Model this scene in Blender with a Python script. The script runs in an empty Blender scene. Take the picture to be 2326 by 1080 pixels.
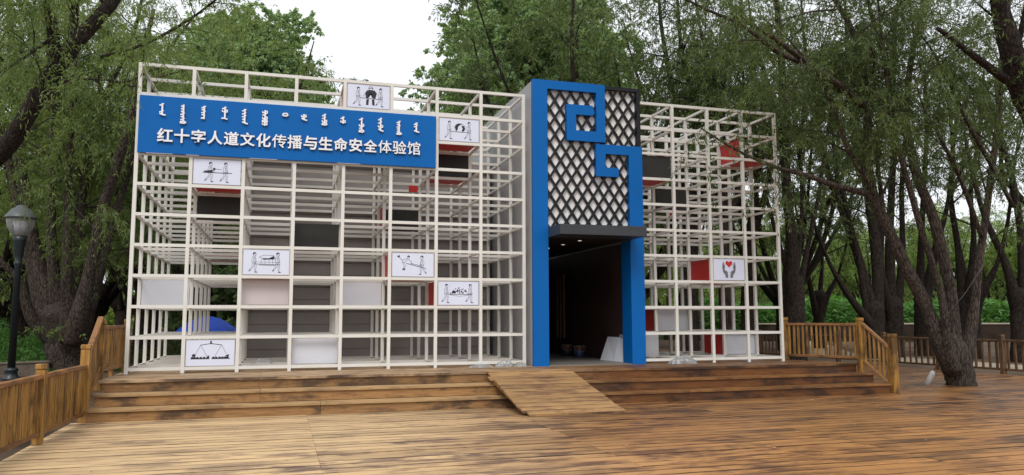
import bpy, bmesh, math, random
import numpy as np
from mathutils import Vector, Matrix
C = bpy.context.scene.collection
SC = bpy.context.scene
R = math.radians
random.seed(7)
RNG = np.random.default_rng(11)

# ------------------------------------------------------------------ camera, world, sun, exposure
CAM = Vector((2.322, -13.6197, 0.8132)); YAW, PITCH, ROLL, FPX = 0.2914, 0.1034, -0.0024, 1747.86
_f = Vector((math.sin(YAW) * math.cos(PITCH), math.cos(YAW) * math.cos(PITCH), math.sin(PITCH)))
_r0 = Vector((math.cos(YAW), -math.sin(YAW), 0)); _u0 = _r0.cross(_f)
_r = _r0 * math.cos(ROLL) + _u0 * math.sin(ROLL); _u = _u0 * math.cos(ROLL) - _r0 * math.sin(ROLL)
cam_d = bpy.data.cameras.new('camera'); cam_d.sensor_width = 36; cam_d.sensor_fit = 'HORIZONTAL'
cam_d.lens = FPX / 2326 * 36; cam_d.clip_end = 1500; cam_d.clip_start = 0.05
cam = bpy.data.objects.new('camera', cam_d); C.objects.link(cam)
cam.matrix_world = Matrix(((_r.x, _u.x, -_f.x, CAM.x), (_r.y, _u.y, -_f.y, CAM.y), (_r.z, _u.z, -_f.z, CAM.z), (0, 0, 0, 1)))
SC.camera = cam
def at(px, py, D):      # real point seen at a photo pixel, D metres in front of the lens
    return CAM + (_f + _r * ((px - 1163) / FPX) - _u * ((py - 540) / FPX)) * D

SUN_EL, SUN_AZ = R(50), R(200)     # azimuth clockwise from +Y; behind the camera, a little left
w = bpy.data.worlds.new('World'); SC.world = w; w.use_nodes = True
nt = w.node_tree; nt.nodes.clear()
o_ = nt.nodes.new('ShaderNodeOutputWorld'); bg = nt.nodes.new('ShaderNodeBackground')
sky = nt.nodes.new('ShaderNodeTexSky'); sky.sky_type = 'NISHITA'; sky.sun_disc = False
sky.sun_elevation = SUN_EL; sky.sun_rotation = SUN_AZ; sky.dust_density = 4; sky.air_density = 1.0
hs = nt.nodes.new('ShaderNodeHueSaturation'); hs.inputs['Saturation'].default_value = .35
tc = nt.nodes.new('ShaderNodeTexCoord'); no = nt.nodes.new('ShaderNodeTexNoise'); no.inputs['Scale'].default_value = 2.2; no.inputs['Detail'].default_value = 6
mr = nt.nodes.new('ShaderNodeMapRange'); mr.inputs['From Min'].default_value = .3; mr.inputs['From Max'].default_value = .62
mr.inputs['To Min'].default_value = .72; mr.inputs['To Max'].default_value = 1.0
mx = nt.nodes.new('ShaderNodeMix'); mx.data_type = 'RGBA'; mx.inputs['B'].default_value = (9.4, 9.7, 10.2, 1)
nt.links.new(sky.outputs[0], hs.inputs['Color']); nt.links.new(hs.outputs[0], mx.inputs['A'])
nt.links.new(tc.outputs['Generated'], no.inputs['Vector']); nt.links.new(no.outputs[0], mr.inputs['Value']); nt.links.new(mr.outputs[0], mx.inputs['Factor'])
nt.links.new(mx.outputs['Result'], bg.inputs['Color']); bg.inputs['Strength'].default_value = .10
nt.links.new(bg.outputs[0], o_.inputs['Surface'])
sd = bpy.data.lights.new('sun', 'SUN'); sd.energy = 1.5; sd.angle = R(25); sd.color = (1, .965, .91)
so = bpy.data.objects.new('sun', sd); C.objects.link(so); so.location = (0, -20, 30)
so.rotation_euler = Vector((math.sin(SUN_AZ) * math.cos(SUN_EL), math.cos(SUN_AZ) * math.cos(SUN_EL), math.sin(SUN_EL))).to_track_quat('Z', 'Y').to_euler()
SC.view_settings.view_transform = 'Standard'; SC.view_settings.look = 'None'
SC.view_settings.exposure = 0.28; SC.view_settings.gamma = 1; SC.view_settings.use_curve_mapping = False

# ------------------------------------------------------------------ materials
def new_mat(name):
    m = bpy.data.materials.new(name); m.use_nodes = True
    return m, m.node_tree.nodes, m.node_tree.links, m.node_tree.nodes['Principled BSDF']
def ramp(N, stops):
    r = N.new('ShaderNodeValToRGB'); e = r.color_ramp.elements
    while len(e) < len(stops): e.new(.5)
    for k, (p, c) in enumerate(stops): e[k].position = p; e[k].color = (*c, 1)
    return r
def paint(name, col, rough=.5, var=.06, scale=3., spec=.35, dirt=.0, bump=0):
    """flat paint with slight unevenness and optional grime"""
    m, N, L, B = new_mat(name)
    t = N.new('ShaderNodeTexCoord'); n = N.new('ShaderNodeTexNoise'); n.inputs['Scale'].default_value = scale; n.inputs['Detail'].default_value = 5
    L.new(t.outputs['Object'], n.inputs['Vector'])
    lo = [max(0, c * (1 - var * 2 - dirt)) for c in col]; hi = [min(1, c * (1 + var)) for c in col]
    if dirt: lo[2] *= .9
    r = ramp(N, [(.28, lo), (.5, col), (.75, hi)]); L.new(n.outputs[0], r.inputs[0]); L.new(r.outputs[0], B.inputs['Base Color'])
    B.inputs['Roughness'].default_value = rough; B.inputs['Specular IOR Level'].default_value = spec
    if bump:
        n2 = N.new('ShaderNodeTexNoise'); n2.inputs['Scale'].default_value = scale * 12
        b = N.new('ShaderNodeBump'); b.inputs['Strength'].default_value = bump; b.inputs['Distance'].default_value = .01
        L.new(t.outputs['Object'], n2.inputs['Vector']); L.new(n2.outputs[0], b.inputs['Height']); L.new(b.outputs[0], B.inputs['Normal'])
    return m
def math_(N, L, op, a, b=None, clamp=False):
    n = N.new('ShaderNodeMath'); n.operation = op; n.use_clamp = clamp
    for i, v in enumerate((a, b)):
        if v is None: continue
        if isinstance(v, (int, float)): n.inputs[i].default_value = v
        else: L.new(v, n.inputs[i])
    return n.outputs[0]
def mixc(N, L, fac, a, b, mode='MIX'):
    n = N.new('ShaderNodeMix'); n.data_type = 'RGBA'; n.blend_type = mode
    for k, v in (('Factor', fac), ('A', a), ('B', b)):
        if isinstance(v, (int, float)): n.inputs[k].default_value = v
        elif isinstance(v, tuple): n.inputs[k].default_value = (*v, 1)
        else: L.new(v, n.inputs[k])
    return n.outputs['Result']
def wood(name, light, dark, stain, axis=0, right_tone=None, stain_amt=.6, rough=.62, pitch=None, phase=0.):
    m, N, L, B = new_mat(name)
    t = N.new('ShaderNodeTexCoord'); g = N.new('ShaderNodeNewGeometry'); oi = N.new('ShaderNodeObjectInfo')
    rnd = math_(N, L, 'FRACT', math_(N, L, 'ADD', g.outputs['Random Per Island'], oi.outputs['Random']))
    def noise(sc, scale, detail=6, w=0.):
        mp = N.new('ShaderNodeMapping'); mp.inputs['Scale'].default_value = sc
        L.new(t.outputs['Object'], mp.inputs['Vector'])
        # every board gets its own offset
        cx = N.new('ShaderNodeCombineXYZ'); L.new(math_(N, L, 'MULTIPLY', rnd, w), cx.inputs[2]); L.new(math_(N, L, 'MULTIPLY', rnd, w * 1.7), cx.inputs[0])
        va = N.new('ShaderNodeVectorMath'); va.operation = 'ADD'; L.new(mp.outputs[0], va.inputs[0]); L.new(cx.outputs[0], va.inputs[1])
        n = N.new('ShaderNodeTexNoise'); n.inputs['Scale'].default_value = scale; n.inputs['Detail'].default_value = detail
        n.inputs['Roughness'].default_value = .62
        L.new(va.outputs[0], n.inputs['Vector']); return n.outputs[0]
    def sc(along, across): return tuple(along if k == axis else across for k in range(3))
    grain = noise(sc(1.6, 42), 1.6, 8, 37.)
    base = ramp(N, [(.32, dark), (.55, light), (.8, tuple(c * 1.15 for c in light))]); L.new(grain, base.inputs[0])
    per = N.new('ShaderNodeMapRange'); per.inputs['To Min'].default_value = .80; per.inputs['To Max'].default_value = 1.13; L.new(rnd, per.inputs['Value'])
    vm = N.new('ShaderNodeVectorMath'); vm.operation = 'SCALE'; L.new(base.outputs[0], vm.inputs[0]); L.new(per.outputs[0], vm.inputs['Scale'])
    col = vm.outputs[0]
    # stains: weathered blotches longer along the board
    s1 = noise(sc(.9, 1.9), 1.6, 5, .35)
    s2 = noise(sc(1.5, 4.), 1.8, 6, 9.)
    s = math_(N, L, 'ADD', math_(N, L, 'MULTIPLY', s1, .6), math_(N, L, 'MULTIPLY', s2, .4))
    sm = N.new('ShaderNodeMapRange'); sm.inputs['From Min'].default_value = .485; sm.inputs['From Max'].default_value = .585; sm.inputs['To Max'].default_value = stain_amt; L.new(s, sm.inputs['Value'])
    if pitch:      # the blotches come in patches
        pa = noise((.30, .42, 1), 1.0, 3, .15); pm_ = N.new('ShaderNodeMapRange'); pm_.inputs['From Min'].default_value = .38; pm_.inputs['From Max'].default_value = .60; pm_.inputs['To Min'].default_value = .42; pm_.inputs['To Max'].default_value = 1.2; L.new(pa, pm_.inputs['Value'])
        col = mixc(N, L, math_(N, L, 'MULTIPLY', sm.outputs[0], pm_.outputs[0], True), col, stain)
    else: col = mixc(N, L, sm.outputs[0], col, stain)
    ro = N.new('ShaderNodeMapRange'); ro.inputs['To Min'].default_value = rough - .12; ro.inputs['To Max'].default_value = rough + .15; L.new(grain, ro.inputs['Value'])
    rough_s = ro.outputs[0]
    if pitch:      # shade along every board's long edges painted in as dark broken lines
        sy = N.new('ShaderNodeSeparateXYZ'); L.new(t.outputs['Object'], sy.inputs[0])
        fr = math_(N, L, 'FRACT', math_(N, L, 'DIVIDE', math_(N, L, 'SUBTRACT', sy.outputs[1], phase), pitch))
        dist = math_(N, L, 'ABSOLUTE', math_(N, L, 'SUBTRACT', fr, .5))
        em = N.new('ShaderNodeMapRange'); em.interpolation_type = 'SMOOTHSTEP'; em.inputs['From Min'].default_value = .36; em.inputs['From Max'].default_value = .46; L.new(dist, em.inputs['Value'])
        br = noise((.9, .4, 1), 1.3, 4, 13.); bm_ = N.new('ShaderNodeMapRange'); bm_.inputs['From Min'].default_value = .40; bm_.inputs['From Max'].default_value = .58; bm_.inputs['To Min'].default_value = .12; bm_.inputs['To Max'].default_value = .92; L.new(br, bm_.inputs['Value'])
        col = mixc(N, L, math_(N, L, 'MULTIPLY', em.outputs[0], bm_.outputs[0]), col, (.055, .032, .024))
    if right_tone:   # towards the right the boards turn darker, redder and glossier
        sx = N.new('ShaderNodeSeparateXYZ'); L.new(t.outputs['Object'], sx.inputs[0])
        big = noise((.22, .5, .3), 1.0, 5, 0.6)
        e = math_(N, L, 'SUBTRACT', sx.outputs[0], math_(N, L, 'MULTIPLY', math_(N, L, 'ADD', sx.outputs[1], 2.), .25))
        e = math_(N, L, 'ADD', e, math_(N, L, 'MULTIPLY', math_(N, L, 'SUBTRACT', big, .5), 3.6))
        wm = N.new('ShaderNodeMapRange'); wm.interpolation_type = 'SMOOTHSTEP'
        wm.inputs['From Min'].default_value = right_tone[0]; wm.inputs['From Max'].default_value = right_tone[1]; L.new(e, wm.inputs['Value'])
        deep_col = mixc(N, L, 1.0, col, (.74, .51, .31), 'MULTIPLY')
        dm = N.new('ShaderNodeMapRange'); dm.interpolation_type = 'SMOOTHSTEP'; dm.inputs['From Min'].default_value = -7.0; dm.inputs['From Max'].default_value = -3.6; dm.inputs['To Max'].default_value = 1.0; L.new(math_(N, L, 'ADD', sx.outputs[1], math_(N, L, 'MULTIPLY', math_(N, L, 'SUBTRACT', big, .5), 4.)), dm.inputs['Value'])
        deep_col = mixc(N, L, dm.outputs[0], deep_col, mixc(N, L, 1.0, deep_col, (.72, .72, .75), 'MULTIPLY'))
        col = mixc(N, L, wm.outputs[0], col, deep_col)
        # dark patches inside the deeper-toned zone
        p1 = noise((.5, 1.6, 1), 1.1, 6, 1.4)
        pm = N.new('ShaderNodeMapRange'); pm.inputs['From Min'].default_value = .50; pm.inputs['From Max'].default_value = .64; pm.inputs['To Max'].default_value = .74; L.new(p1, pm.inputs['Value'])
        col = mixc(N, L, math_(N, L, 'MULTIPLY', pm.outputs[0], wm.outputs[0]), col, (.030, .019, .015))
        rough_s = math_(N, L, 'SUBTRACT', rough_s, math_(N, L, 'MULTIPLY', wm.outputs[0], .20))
    L.new(col, B.inputs['Base Color']); L.new(rough_s, B.inputs['Roughness']); B.inputs['Specular IOR Level'].default_value = .35
    b = N.new('ShaderNodeBump'); b.inputs['Strength'].default_value = .5; b.inputs['Distance'].default_value = .006; L.new(grain, b.inputs['Height']); L.new(b.outputs[0], B.inputs['Normal'])
    return m
def leafmat(name, stops, trans=.35):
    m, N, L, B = new_mat(name)
    g = N.new('ShaderNodeNewGeometry'); t = N.new('ShaderNodeTexCoord')
    n = N.new('ShaderNodeTexNoise'); n.inputs['Scale'].default_value = .75; n.inputs['Detail'].default_value = 3; L.new(t.outputs['Object'], n.inputs['Vector'])
    v = math_(N, L, 'ADD', math_(N, L, 'MULTIPLY', g.outputs['Random Per Island'], .45), math_(N, L, 'MULTIPLY', n.outputs[0], .75))
    r = ramp(N, stops); L.new(math_(N, L, 'SUBTRACT', v, .1), r.inputs[0])
    L.new(r.outputs[0], B.inputs['Base Color']); B.inputs['Roughness'].default_value = .5; B.inputs['Specular IOR Level'].default_value = .3
    tr = N.new('ShaderNodeBsdfTranslucent'); ms = N.new('ShaderNodeMixShader'); ms.inputs[0].default_value = trans
    tint = mixc(N, L, 1.0, r.outputs[0], (1.25, 1.3, .6), 'MULTIPLY'); L.new(tint, tr.inputs['Color'])
    L.new(B.outputs[0], ms.inputs[1]); L.new(tr.outputs[0], ms.inputs[2])
    L.new(ms.outputs[0], N['Material Output'].inputs['Surface'])
    return m
def barkmat(name, lo, hi):
    m, N, L, B = new_mat(name)
    t = N.new('ShaderNodeTexCoord'); mp = N.new('ShaderNodeMapping'); mp.inputs['Scale'].default_value = (9, 9, 2.2); L.new(t.outputs['Object'], mp.inputs[0])
    n = N.new('ShaderNodeTexNoise'); n.inputs['Scale'].default_value = 1.6; n.inputs['Detail'].default_value = 8; n.inputs['Roughness'].default_value = .7; L.new(mp.outputs[0], n.inputs['Vector'])
    v = N.new('ShaderNodeTexVoronoi'); v.inputs['Scale'].default_value = 2.4; v.feature = 'DISTANCE_TO_EDGE'; L.new(mp.outputs[0], v.inputs['Vector'])
    h = math_(N, L, 'ADD', n.outputs[0], math_(N, L, 'MULTIPLY', math_(N, L, 'MINIMUM', v.outputs[0], .25), 1.6))
    r = ramp(N, [(.4, lo), (.95, hi)]); L.new(h, r.inputs[0]); L.new(r.outputs[0], B.inputs['Base Color']); B.inputs['Roughness'].default_value = .9; B.inputs['Specular IOR Level'].default_value = .15
    b = N.new('ShaderNodeBump'); b.inputs['Strength'].default_value = .9; b.inputs['Distance'].default_value = .03; L.new(h, b.inputs['Height']); L.new(b.outputs[0], B.inputs['Normal'])
    return m
M = {}
M['white'] = paint('cream_white_steel', (.68, .66, .615), .45, .03, 1.6, .4, .03)
M['panel'] = paint('printed_white_panel', (.66, .69, .82), .35, .02, 1.5, .4)
M['blank'] = paint('blank_white_panel', (.60, .61, .66), .3, .05, 1.2, .4)
M['pinkish'] = paint('pink_white_panel', (.56, .49, .49), .35, .05, 1.2, .4)
M['greyboard'] = paint('grey_board', (.40, .40, .42), .4, .05, 1.2, .4)
M['ink'] = paint('black_ink', (.018, .018, .028), .5, .02)
M['greyink'] = paint('grey_ink', (.16, .16, .19), .5, .02)
M['redink'] = paint('red_ink', (.55, .02, .02), .5, .02)
M['red'] = paint('red_panel', (.50, .030, .028), .45, .05, 2)
M['black'] = paint('black_panel', (.022, .021, .018), .55, .15, 2.5)
M['blue'] = paint('blue_composite', (.0015, .112, .39), .42, .03, 1.1, .16)
M['letter'] = paint('white_letter', (.80, .80, .84), .4, .02)
M['letterside'] = paint('letter_edge_steel', (.10, .11, .14), .4, .02)
M['lattice'] = paint('black_lattice', (.007, .007, .010), .5, .1)
M['backing'] = paint('white_backing', (.88, .86, .86), .5, .02, 1.5, dirt=.03)
M['grey'] = paint('grey_cladding', (.27, .245, .235), .55, .07, 1.2, .3, .06)
M['greyside'] = paint('light_grey_cladding', (.36, .36, .375), .5, .05, 1.2, .3, .04)
M['canopy'] = paint('charcoal_cladding', (.040, .044, .050), .45, .05)
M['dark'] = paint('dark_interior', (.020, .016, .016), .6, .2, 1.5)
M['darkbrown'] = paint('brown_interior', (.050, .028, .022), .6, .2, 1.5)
M['screed'] = paint('interior_floor', (.20, .185, .165), .45, .12, 2)
M['lamppole'] = paint('dark_green_iron', (.012, .020, .022), .4, .05, spec=.5)
M['lampcap'] = paint('grey_lamp_cap', (.10, .11, .11), .4, .05)
M['concrete'] = paint('concrete', (.20, .165, .13), .85, .15, 2.5, .2, .15, .4)
M['earth'] = paint('earth', (.105, .075, .052), .95, .22, .7, .1, .25, .5)
M['path'] = paint('pale_path', (.33, .28, .22), .95, .12, .9, .1, .1, .3)
M['earthwall'] = paint('earth_bank_wall', (.038, .027, .020), .95, .2, 1.0, .1, .2, .5)
M['cap'] = paint('pale_coping', (.38, .34, .27), .9, .1, 1)
M['bucketblue'] = paint('bucket_blue', (.03, .05, .12), .4, .05)
M['bucketred'] = paint('bucket_red', (.12, .03, .024), .4, .05)
M['bucketlid'] = paint('bucket_lid', (.15, .11, .08), .4, .05)
M['umbrella'] = paint('blue_umbrella_cloth', (.008, .055, .42), .6, .08, 3)
M['steel'] = paint('steel', (.35, .35, .36), .35, .05)
M['stone'] = paint('stone', (.42, .36, .30), .9, .12, 9, bump=.4)
M['handle'] = paint('brown_handle', (.30, .13, .06), .6, .1)
M['plasticwhite'] = paint('white_plastic', (.68, .68, .66), .35, .03)
M['plasticblue'] = paint('blue_print', (.05, .18, .30), .4, .03)
M['litter'] = paint('dry_litter', (.42, .33, .20), .8, .3, 30)
M['wire'] = paint('pale_wire', (.14, .14, .13), .5, .03)
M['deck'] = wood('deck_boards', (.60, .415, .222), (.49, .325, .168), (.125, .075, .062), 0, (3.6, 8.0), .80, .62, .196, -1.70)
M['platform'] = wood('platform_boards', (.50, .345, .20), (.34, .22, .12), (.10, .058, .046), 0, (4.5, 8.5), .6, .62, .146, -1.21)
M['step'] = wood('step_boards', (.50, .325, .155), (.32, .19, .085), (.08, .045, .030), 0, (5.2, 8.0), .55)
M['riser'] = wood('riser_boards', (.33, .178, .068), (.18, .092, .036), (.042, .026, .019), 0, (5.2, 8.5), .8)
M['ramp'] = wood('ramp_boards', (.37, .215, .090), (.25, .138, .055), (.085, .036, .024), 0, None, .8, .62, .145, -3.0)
M['rail'] = wood('rail_timber', (.36, .19, .045), (.14, .062, .014), (.032, .015, .007), 2, None, .75, .5)
M['railx'] = wood('rail_timber_long', (.30, .145, .050), (.15, .062, .020), (.045, .020, .010), 1, None, .6, .5)
M['oldrail'] = wood('old_rail_timber', (.150, .082, .038), (.080, .042, .020), (.030, .018, .012), 2, None, .6, .6)
M['slat'] = wood('slat_timber', (.20, .10, .055), (.10, .05, .028), (.04, .02, .012), 2, None, .3)
M['bark'] = barkmat('willow_bark', (.016, .012, .010), (.115, .090, .074))
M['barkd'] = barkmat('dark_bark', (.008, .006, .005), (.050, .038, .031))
M['leafL'] = leafmat('willow_leaves_light', [(.1, (.060, .095, .032)), (.5, (.165, .225, .078)), (.9, (.30, .36, .13))], .45)
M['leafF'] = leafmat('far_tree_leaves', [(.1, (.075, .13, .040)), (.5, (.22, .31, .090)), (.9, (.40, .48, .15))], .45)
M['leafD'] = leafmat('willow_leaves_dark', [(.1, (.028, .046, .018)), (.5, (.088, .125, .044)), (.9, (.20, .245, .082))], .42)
M['leafP'] = leafmat('poplar_leaves', [(.1, (.13, .22, .11)), (.5, (.29, .405, .225)), (.9, (.50, .585, .37))], .48)
M['leafC'] = leafmat('corn_leaves', [(.1, (.045, .12, .030)), (.5, (.11, .25, .060)), (.9, (.20, .38, .11))])
def glassmat(name, col, alpha, rough=.1):
    m, N, L, B = new_mat(name); B.inputs['Base Color'].default_value = (*col, 1); B.inputs['Roughness'].default_value = rough
    B.inputs['Specular IOR Level'].default_value = .6
    tr = N.new('ShaderNodeBsdfTransparent'); ms = N.new('ShaderNodeMixShader')
    fr = N.new('ShaderNodeFresnel'); fr.inputs[0].default_value = 1.4
    L.new(math_(N, L, 'ADD', fr.outputs[0], alpha, True), ms.inputs[0]); L.new(tr.outputs[0], ms.inputs[1]); L.new(B.outputs[0], ms.inputs[2])
    L.new(ms.outputs[0], N['Material Output'].inputs['Surface']); return m
M['film'] = glassmat('clear_plastic_film', (.66, .74, .78), .20, .10)
M['globe'] = glassmat('lamp_globe', (.74, .75, .73), .20, .10)
def emis(name, col, s):
    m, N, L, B = new_mat(name); B.inputs['Emission Color'].default_value = (*col, 1); B.inputs['Emission Strength'].default_value = s; B.inputs['Base Color'].default_value = (.8, .8, .8, 1); return m
M['lit'] = emis('lit_downlight', (1, .9, .75), 1.0)

# ------------------------------------------------------------------ mesh helpers
class MB:
    def __init__(s): s.v = []; s.f = []; s.mi = []; s.cur = 0
    def add(s, vs, fs):
        n = len(s.v); s.v += [tuple(v) for v in vs]; s.f += [tuple(i + n for i in f) for f in fs]; s.mi += [s.cur] * len(fs)
    def box(s, x0, x1, y0, y1, z0, z1):
        s.add([(x0, y0, z0), (x1, y0, z0), (x1, y1, z0), (x0, y1, z0), (x0, y0, z1), (x1, y0, z1), (x1, y1, z1), (x0, y1, z1)],
              [(0, 3, 2, 1), (4, 5, 6, 7), (0, 1, 5, 4), (1, 2, 6, 5), (2, 3, 7, 6), (3, 0, 4, 7)])
    def beam(s, a, b, wd, ht, up=(0, 0, 1)):
        a = Vector(a); b = Vector(b); d = (b - a).normalized(); sd_ = d.cross(Vector(up)).normalized(); u = sd_.cross(d)
        P = []
        for q in (a, b):
            for i, j in ((-1, -1), (1, -1), (1, 1), (-1, 1)): P.append(q + sd_ * (i * wd / 2) + u * (j * ht / 2))
        s.add(P, [(0, 1, 2, 3), (7, 6, 5, 4), (0, 4, 5, 1), (1, 5, 6, 2), (2, 6, 7, 3), (3, 7, 4, 0)])
    def tube(s, pts, rad, n=7, caps=True, wob=0.):
        pts = [Vector(p) for p in pts]; rings = []
        t0 = (pts[1] - pts[0]).normalized(); ref = Vector((1, 0, 0)) if abs(t0.x) < .8 else Vector((0, 1, 0))
        k = len(s.v)
        for i, p in enumerate(pts):
            t = (pts[min(i + 1, len(pts) - 1)] - pts[max(i - 1, 0)]).normalized()
            a = (ref - t * ref.dot(t)).normalized(); b = t.cross(a); ref = a
            for j in range(n):
                th = 2 * math.pi * j / n; rr = rad[i] * (1 + (random.uniform(-wob, wob) if wob else 0))
                s.v.append(tuple(p + a * (math.cos(th) * rr) + b * (math.sin(th) * rr)))
        for i in range(len(pts) - 1):
            for j in range(n):
                s.f.append((k + i * n + j, k + i * n + (j + 1) % n, k + (i + 1) * n + (j + 1) % n, k + (i + 1) * n + j)); s.mi.append(s.cur)
        if caps:
            s.f.append(tuple(k + j for j in reversed(range(n)))); s.f.append(tuple(k + (len(pts) - 1) * n + j for j in range(n))); s.mi += [s.cur] * 2
    def lathe(s, prof, cx, cy, n=20, caps=True):
        k = len(s.v)
        for r_, z in prof:
            for j in range(n):
                th = 2 * math.pi * j / n; s.v.append((cx + r_ * math.cos(th), cy + r_ * math.sin(th), z))
        for i in range(len(prof) - 1):
            for j in range(n): s.f.append((k + i * n + j, k + i * n + (j + 1) % n, k + (i + 1) * n + (j + 1) % n, k + (i + 1) * n + j)); s.mi.append(s.cur)
        if caps:
            s.f.append(tuple(k + j for j in reversed(range(n)))); s.f.append(tuple(k + (len(prof) - 1) * n + j for j in range(n))); s.mi += [s.cur] * 2
    def prism(s, poly, y0, y1):       # outline in X,Z pushed through Y
        n = len(poly)
        s.add([(x, y0, z) for x, z in poly] + [(x, y1, z) for x, z in poly],
              [tuple(range(n)), tuple(reversed(range(n, 2 * n)))] + [(i, i + n, (i + 1) % n + n, (i + 1) % n) for i in range(n)])
    def build(s, name, mat, parent=None, smooth=False, bevel=0):
        me = bpy.data.meshes.new(name); me.from_pydata(s.v, [], s.f)
        for q in (mat if isinstance(mat, (list, tuple)) else [mat]): me.materials.append(q)
        if any(s.mi): me.polygons.foreach_set('material_index', s.mi)
        if smooth: me.polygons.foreach_set('use_smooth', [True] * len(me.polygons))
        me.update()
        o = bpy.data.objects.new(name, me); C.objects.link(o)
        if parent is not None: adopt(o, parent)
        if bevel:
            b = o.modifiers.new('bevel', 'BEVEL'); b.width = bevel; b.segments = 1; b.limit_method = 'ANGLE'
        return o
WLOC = {}
def adopt(o, parent):      # parts are modelled in world space; their thing's base is the parent's origin
    o.parent = parent
    if parent.name in WLOC and not parent.parent and parent.type == 'EMPTY': o.location = -WLOC[parent.name]
def thing(name, label, cat, loc=(0, 0, 0), group=None):
    o = bpy.data.objects.new(name, None); C.objects.link(o); o.empty_display_size = .2
    o.location = loc; WLOC[o.name] = Vector(loc); o['label'] = label; o['category'] = cat
    if group: o['group'] = group
    return o
def tag(o, label, cat, group=None):
    o['label'] = label; o['category'] = cat
    if group: o['group'] = group
    return o
def struct(o): o['kind'] = 'structure'; return o
def stuff(o, label, cat): o['kind'] = 'stuff'; return tag(o, label, cat)

# ------------------------------------------------------------------ ground, deck, platform
GZ = -.66
g = MB(); g.box(-400, 500, -300, 600, GZ - .5, GZ); struct(g.build('ground', M['earth']))
g = MB(); g.add([(20.4, -20, GZ + .004), (23.0, -20, GZ + .004), (24.2, 12, GZ + .004), (36, 30, GZ + .004), (34, 31, GZ + .004), (21.8, 13, GZ + .004)], [(0, 1, 2, 5), (5, 2, 3, 4)])
struct(g.build('path', M['path']))

def boards(y0, y1, pw, zt, xl, xr, seams, gap=.016, th=.03, wob=.0022, skip=None):
    """planks laid along X; xl(y), xr(y) give the deck's edge"""
    b = MB(); y = y0
    while y < y1 - .01:
        a, c = xl(y + pw / 2), xr(y + pw / 2)
        cuts = [a] + [x + random.uniform(-.004, .004) for x in seams if a + .3 < x < c - .3 and (random.random() < .86)] + [c]
        for i in range(len(cuts) - 1):
            dz = random.uniform(-wob, wob); t1 = random.uniform(-wob, wob) * .6
            g1 = gap * random.choice((.3, .6, .8, 1.0, 1.5, 2.0))
            X0, X1, Y0, Y1 = cuts[i] + .0015, cuts[i + 1] - .0015, y + g1 / 2, y + pw - g1 / 2
            z = zt + dz
            b.add([(X0, Y0, z - th), (X1, Y0, z - th), (X1, Y1, z - th), (X0, Y1, z - th), (X0, Y0, z - t1), (X1, Y0, z + t1), (X1, Y1, z + t1), (X0, Y1, z - t1)],
                  [(0, 3, 2, 1), (4, 5, 6, 7), (0, 1, 5, 4), (1, 2, 6, 5), (2, 3, 7, 6), (3, 0, 4, 7)])
        y += pw
    return b
DZ, PZ = -.60, -.075
fence_x = lambda y: 19.38 - .045 * y
deck_seams = [-.2 + 2.93 * k for k in range(9)]
b = boards(-15.42, -1.70, .196, DZ, lambda y: -.36 - .02 * (y + 1.7), lambda y: fence_x(y) - .05, deck_seams)
b2 = boards(-1.70, 9.8, .196, DZ, lambda y: 13.3, lambda y: fence_x(y) - .05, deck_seams)
b.add(b2.v, b2.f)
dk = MB(); dk.v, dk.f, dk.mi = b.v, b.f, [0] * len(b.f)
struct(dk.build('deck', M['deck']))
pl = boards(-1.21, 6.6, .146, PZ, lambda y: -.15 if y < .35 else -.1, lambda y: 13.0 - .38 * (y + 1.2) if y < .3 else 12.43, [2.05, 5.0, 8.6, 10.9], th=.04)
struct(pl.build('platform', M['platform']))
ps = MB(); ps.box(-.10, 12.4, -1.1, 6.55, GZ + .002, PZ - .05); struct(ps.build('platform_base', M['earthwall']))

# ------------------------------------------------------------------ steps and ramp
def flight(label, xa, xb, cut, group):
    t = thing('wooden_steps', label, 'steps', ((xa[0] + xb[0]) / 2, -1.5, DZ), group)
    for k, (yf, zt) in enumerate(((-1.205, PZ), (-1.505, PZ - .175), (-1.805, PZ - .350))):
        zlo = zt - .175
        rb = MB()
        for i in range(len(cut[k]) - 1):
            c0, c1 = max(cut[k][i], xa[k] + .015), min(cut[k][i + 1], xb[k] - .015)
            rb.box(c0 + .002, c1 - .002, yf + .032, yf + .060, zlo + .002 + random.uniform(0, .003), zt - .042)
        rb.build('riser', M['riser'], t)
        if k:
            tb = MB()
            for (u0, u1) in ((0, .148), (.154, .327)):
                for i in range(len(cut[k]) - 1):
                    c0, c1 = max(cut[k][i], xa[k]), min(cut[k][i + 1], xb[k])
                    tb.box(c0 + .002, c1 - .002, yf + u0, yf + u1, zt - .038 + random.uniform(-.002, .002), zt + random.uniform(-.002, .002))
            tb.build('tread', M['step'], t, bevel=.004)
    for x in (xa[2], xb[2]):
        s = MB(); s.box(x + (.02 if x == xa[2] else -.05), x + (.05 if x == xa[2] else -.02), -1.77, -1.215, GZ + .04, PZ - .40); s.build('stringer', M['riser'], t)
    return t
flight('weathered tan three step wooden flight left of the ramp', (-.13, -.16, -.18), (6.36, 6.36, 6.36), ([-9, 2.04, 99], [-9, 2.07, 99], [-9, 2.93, 99]), 'flights of wooden steps up to the platform')
flight('dark three step wooden flight right of the ramp, ending at the right stair rail', (6.364, 6.364, 6.364), (12.98, 13.10, 13.20), ([-9, 9.6, 99], [-9, 99], [-9, 9.0, 99]), 'flights of wooden steps up to the platform')

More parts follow.
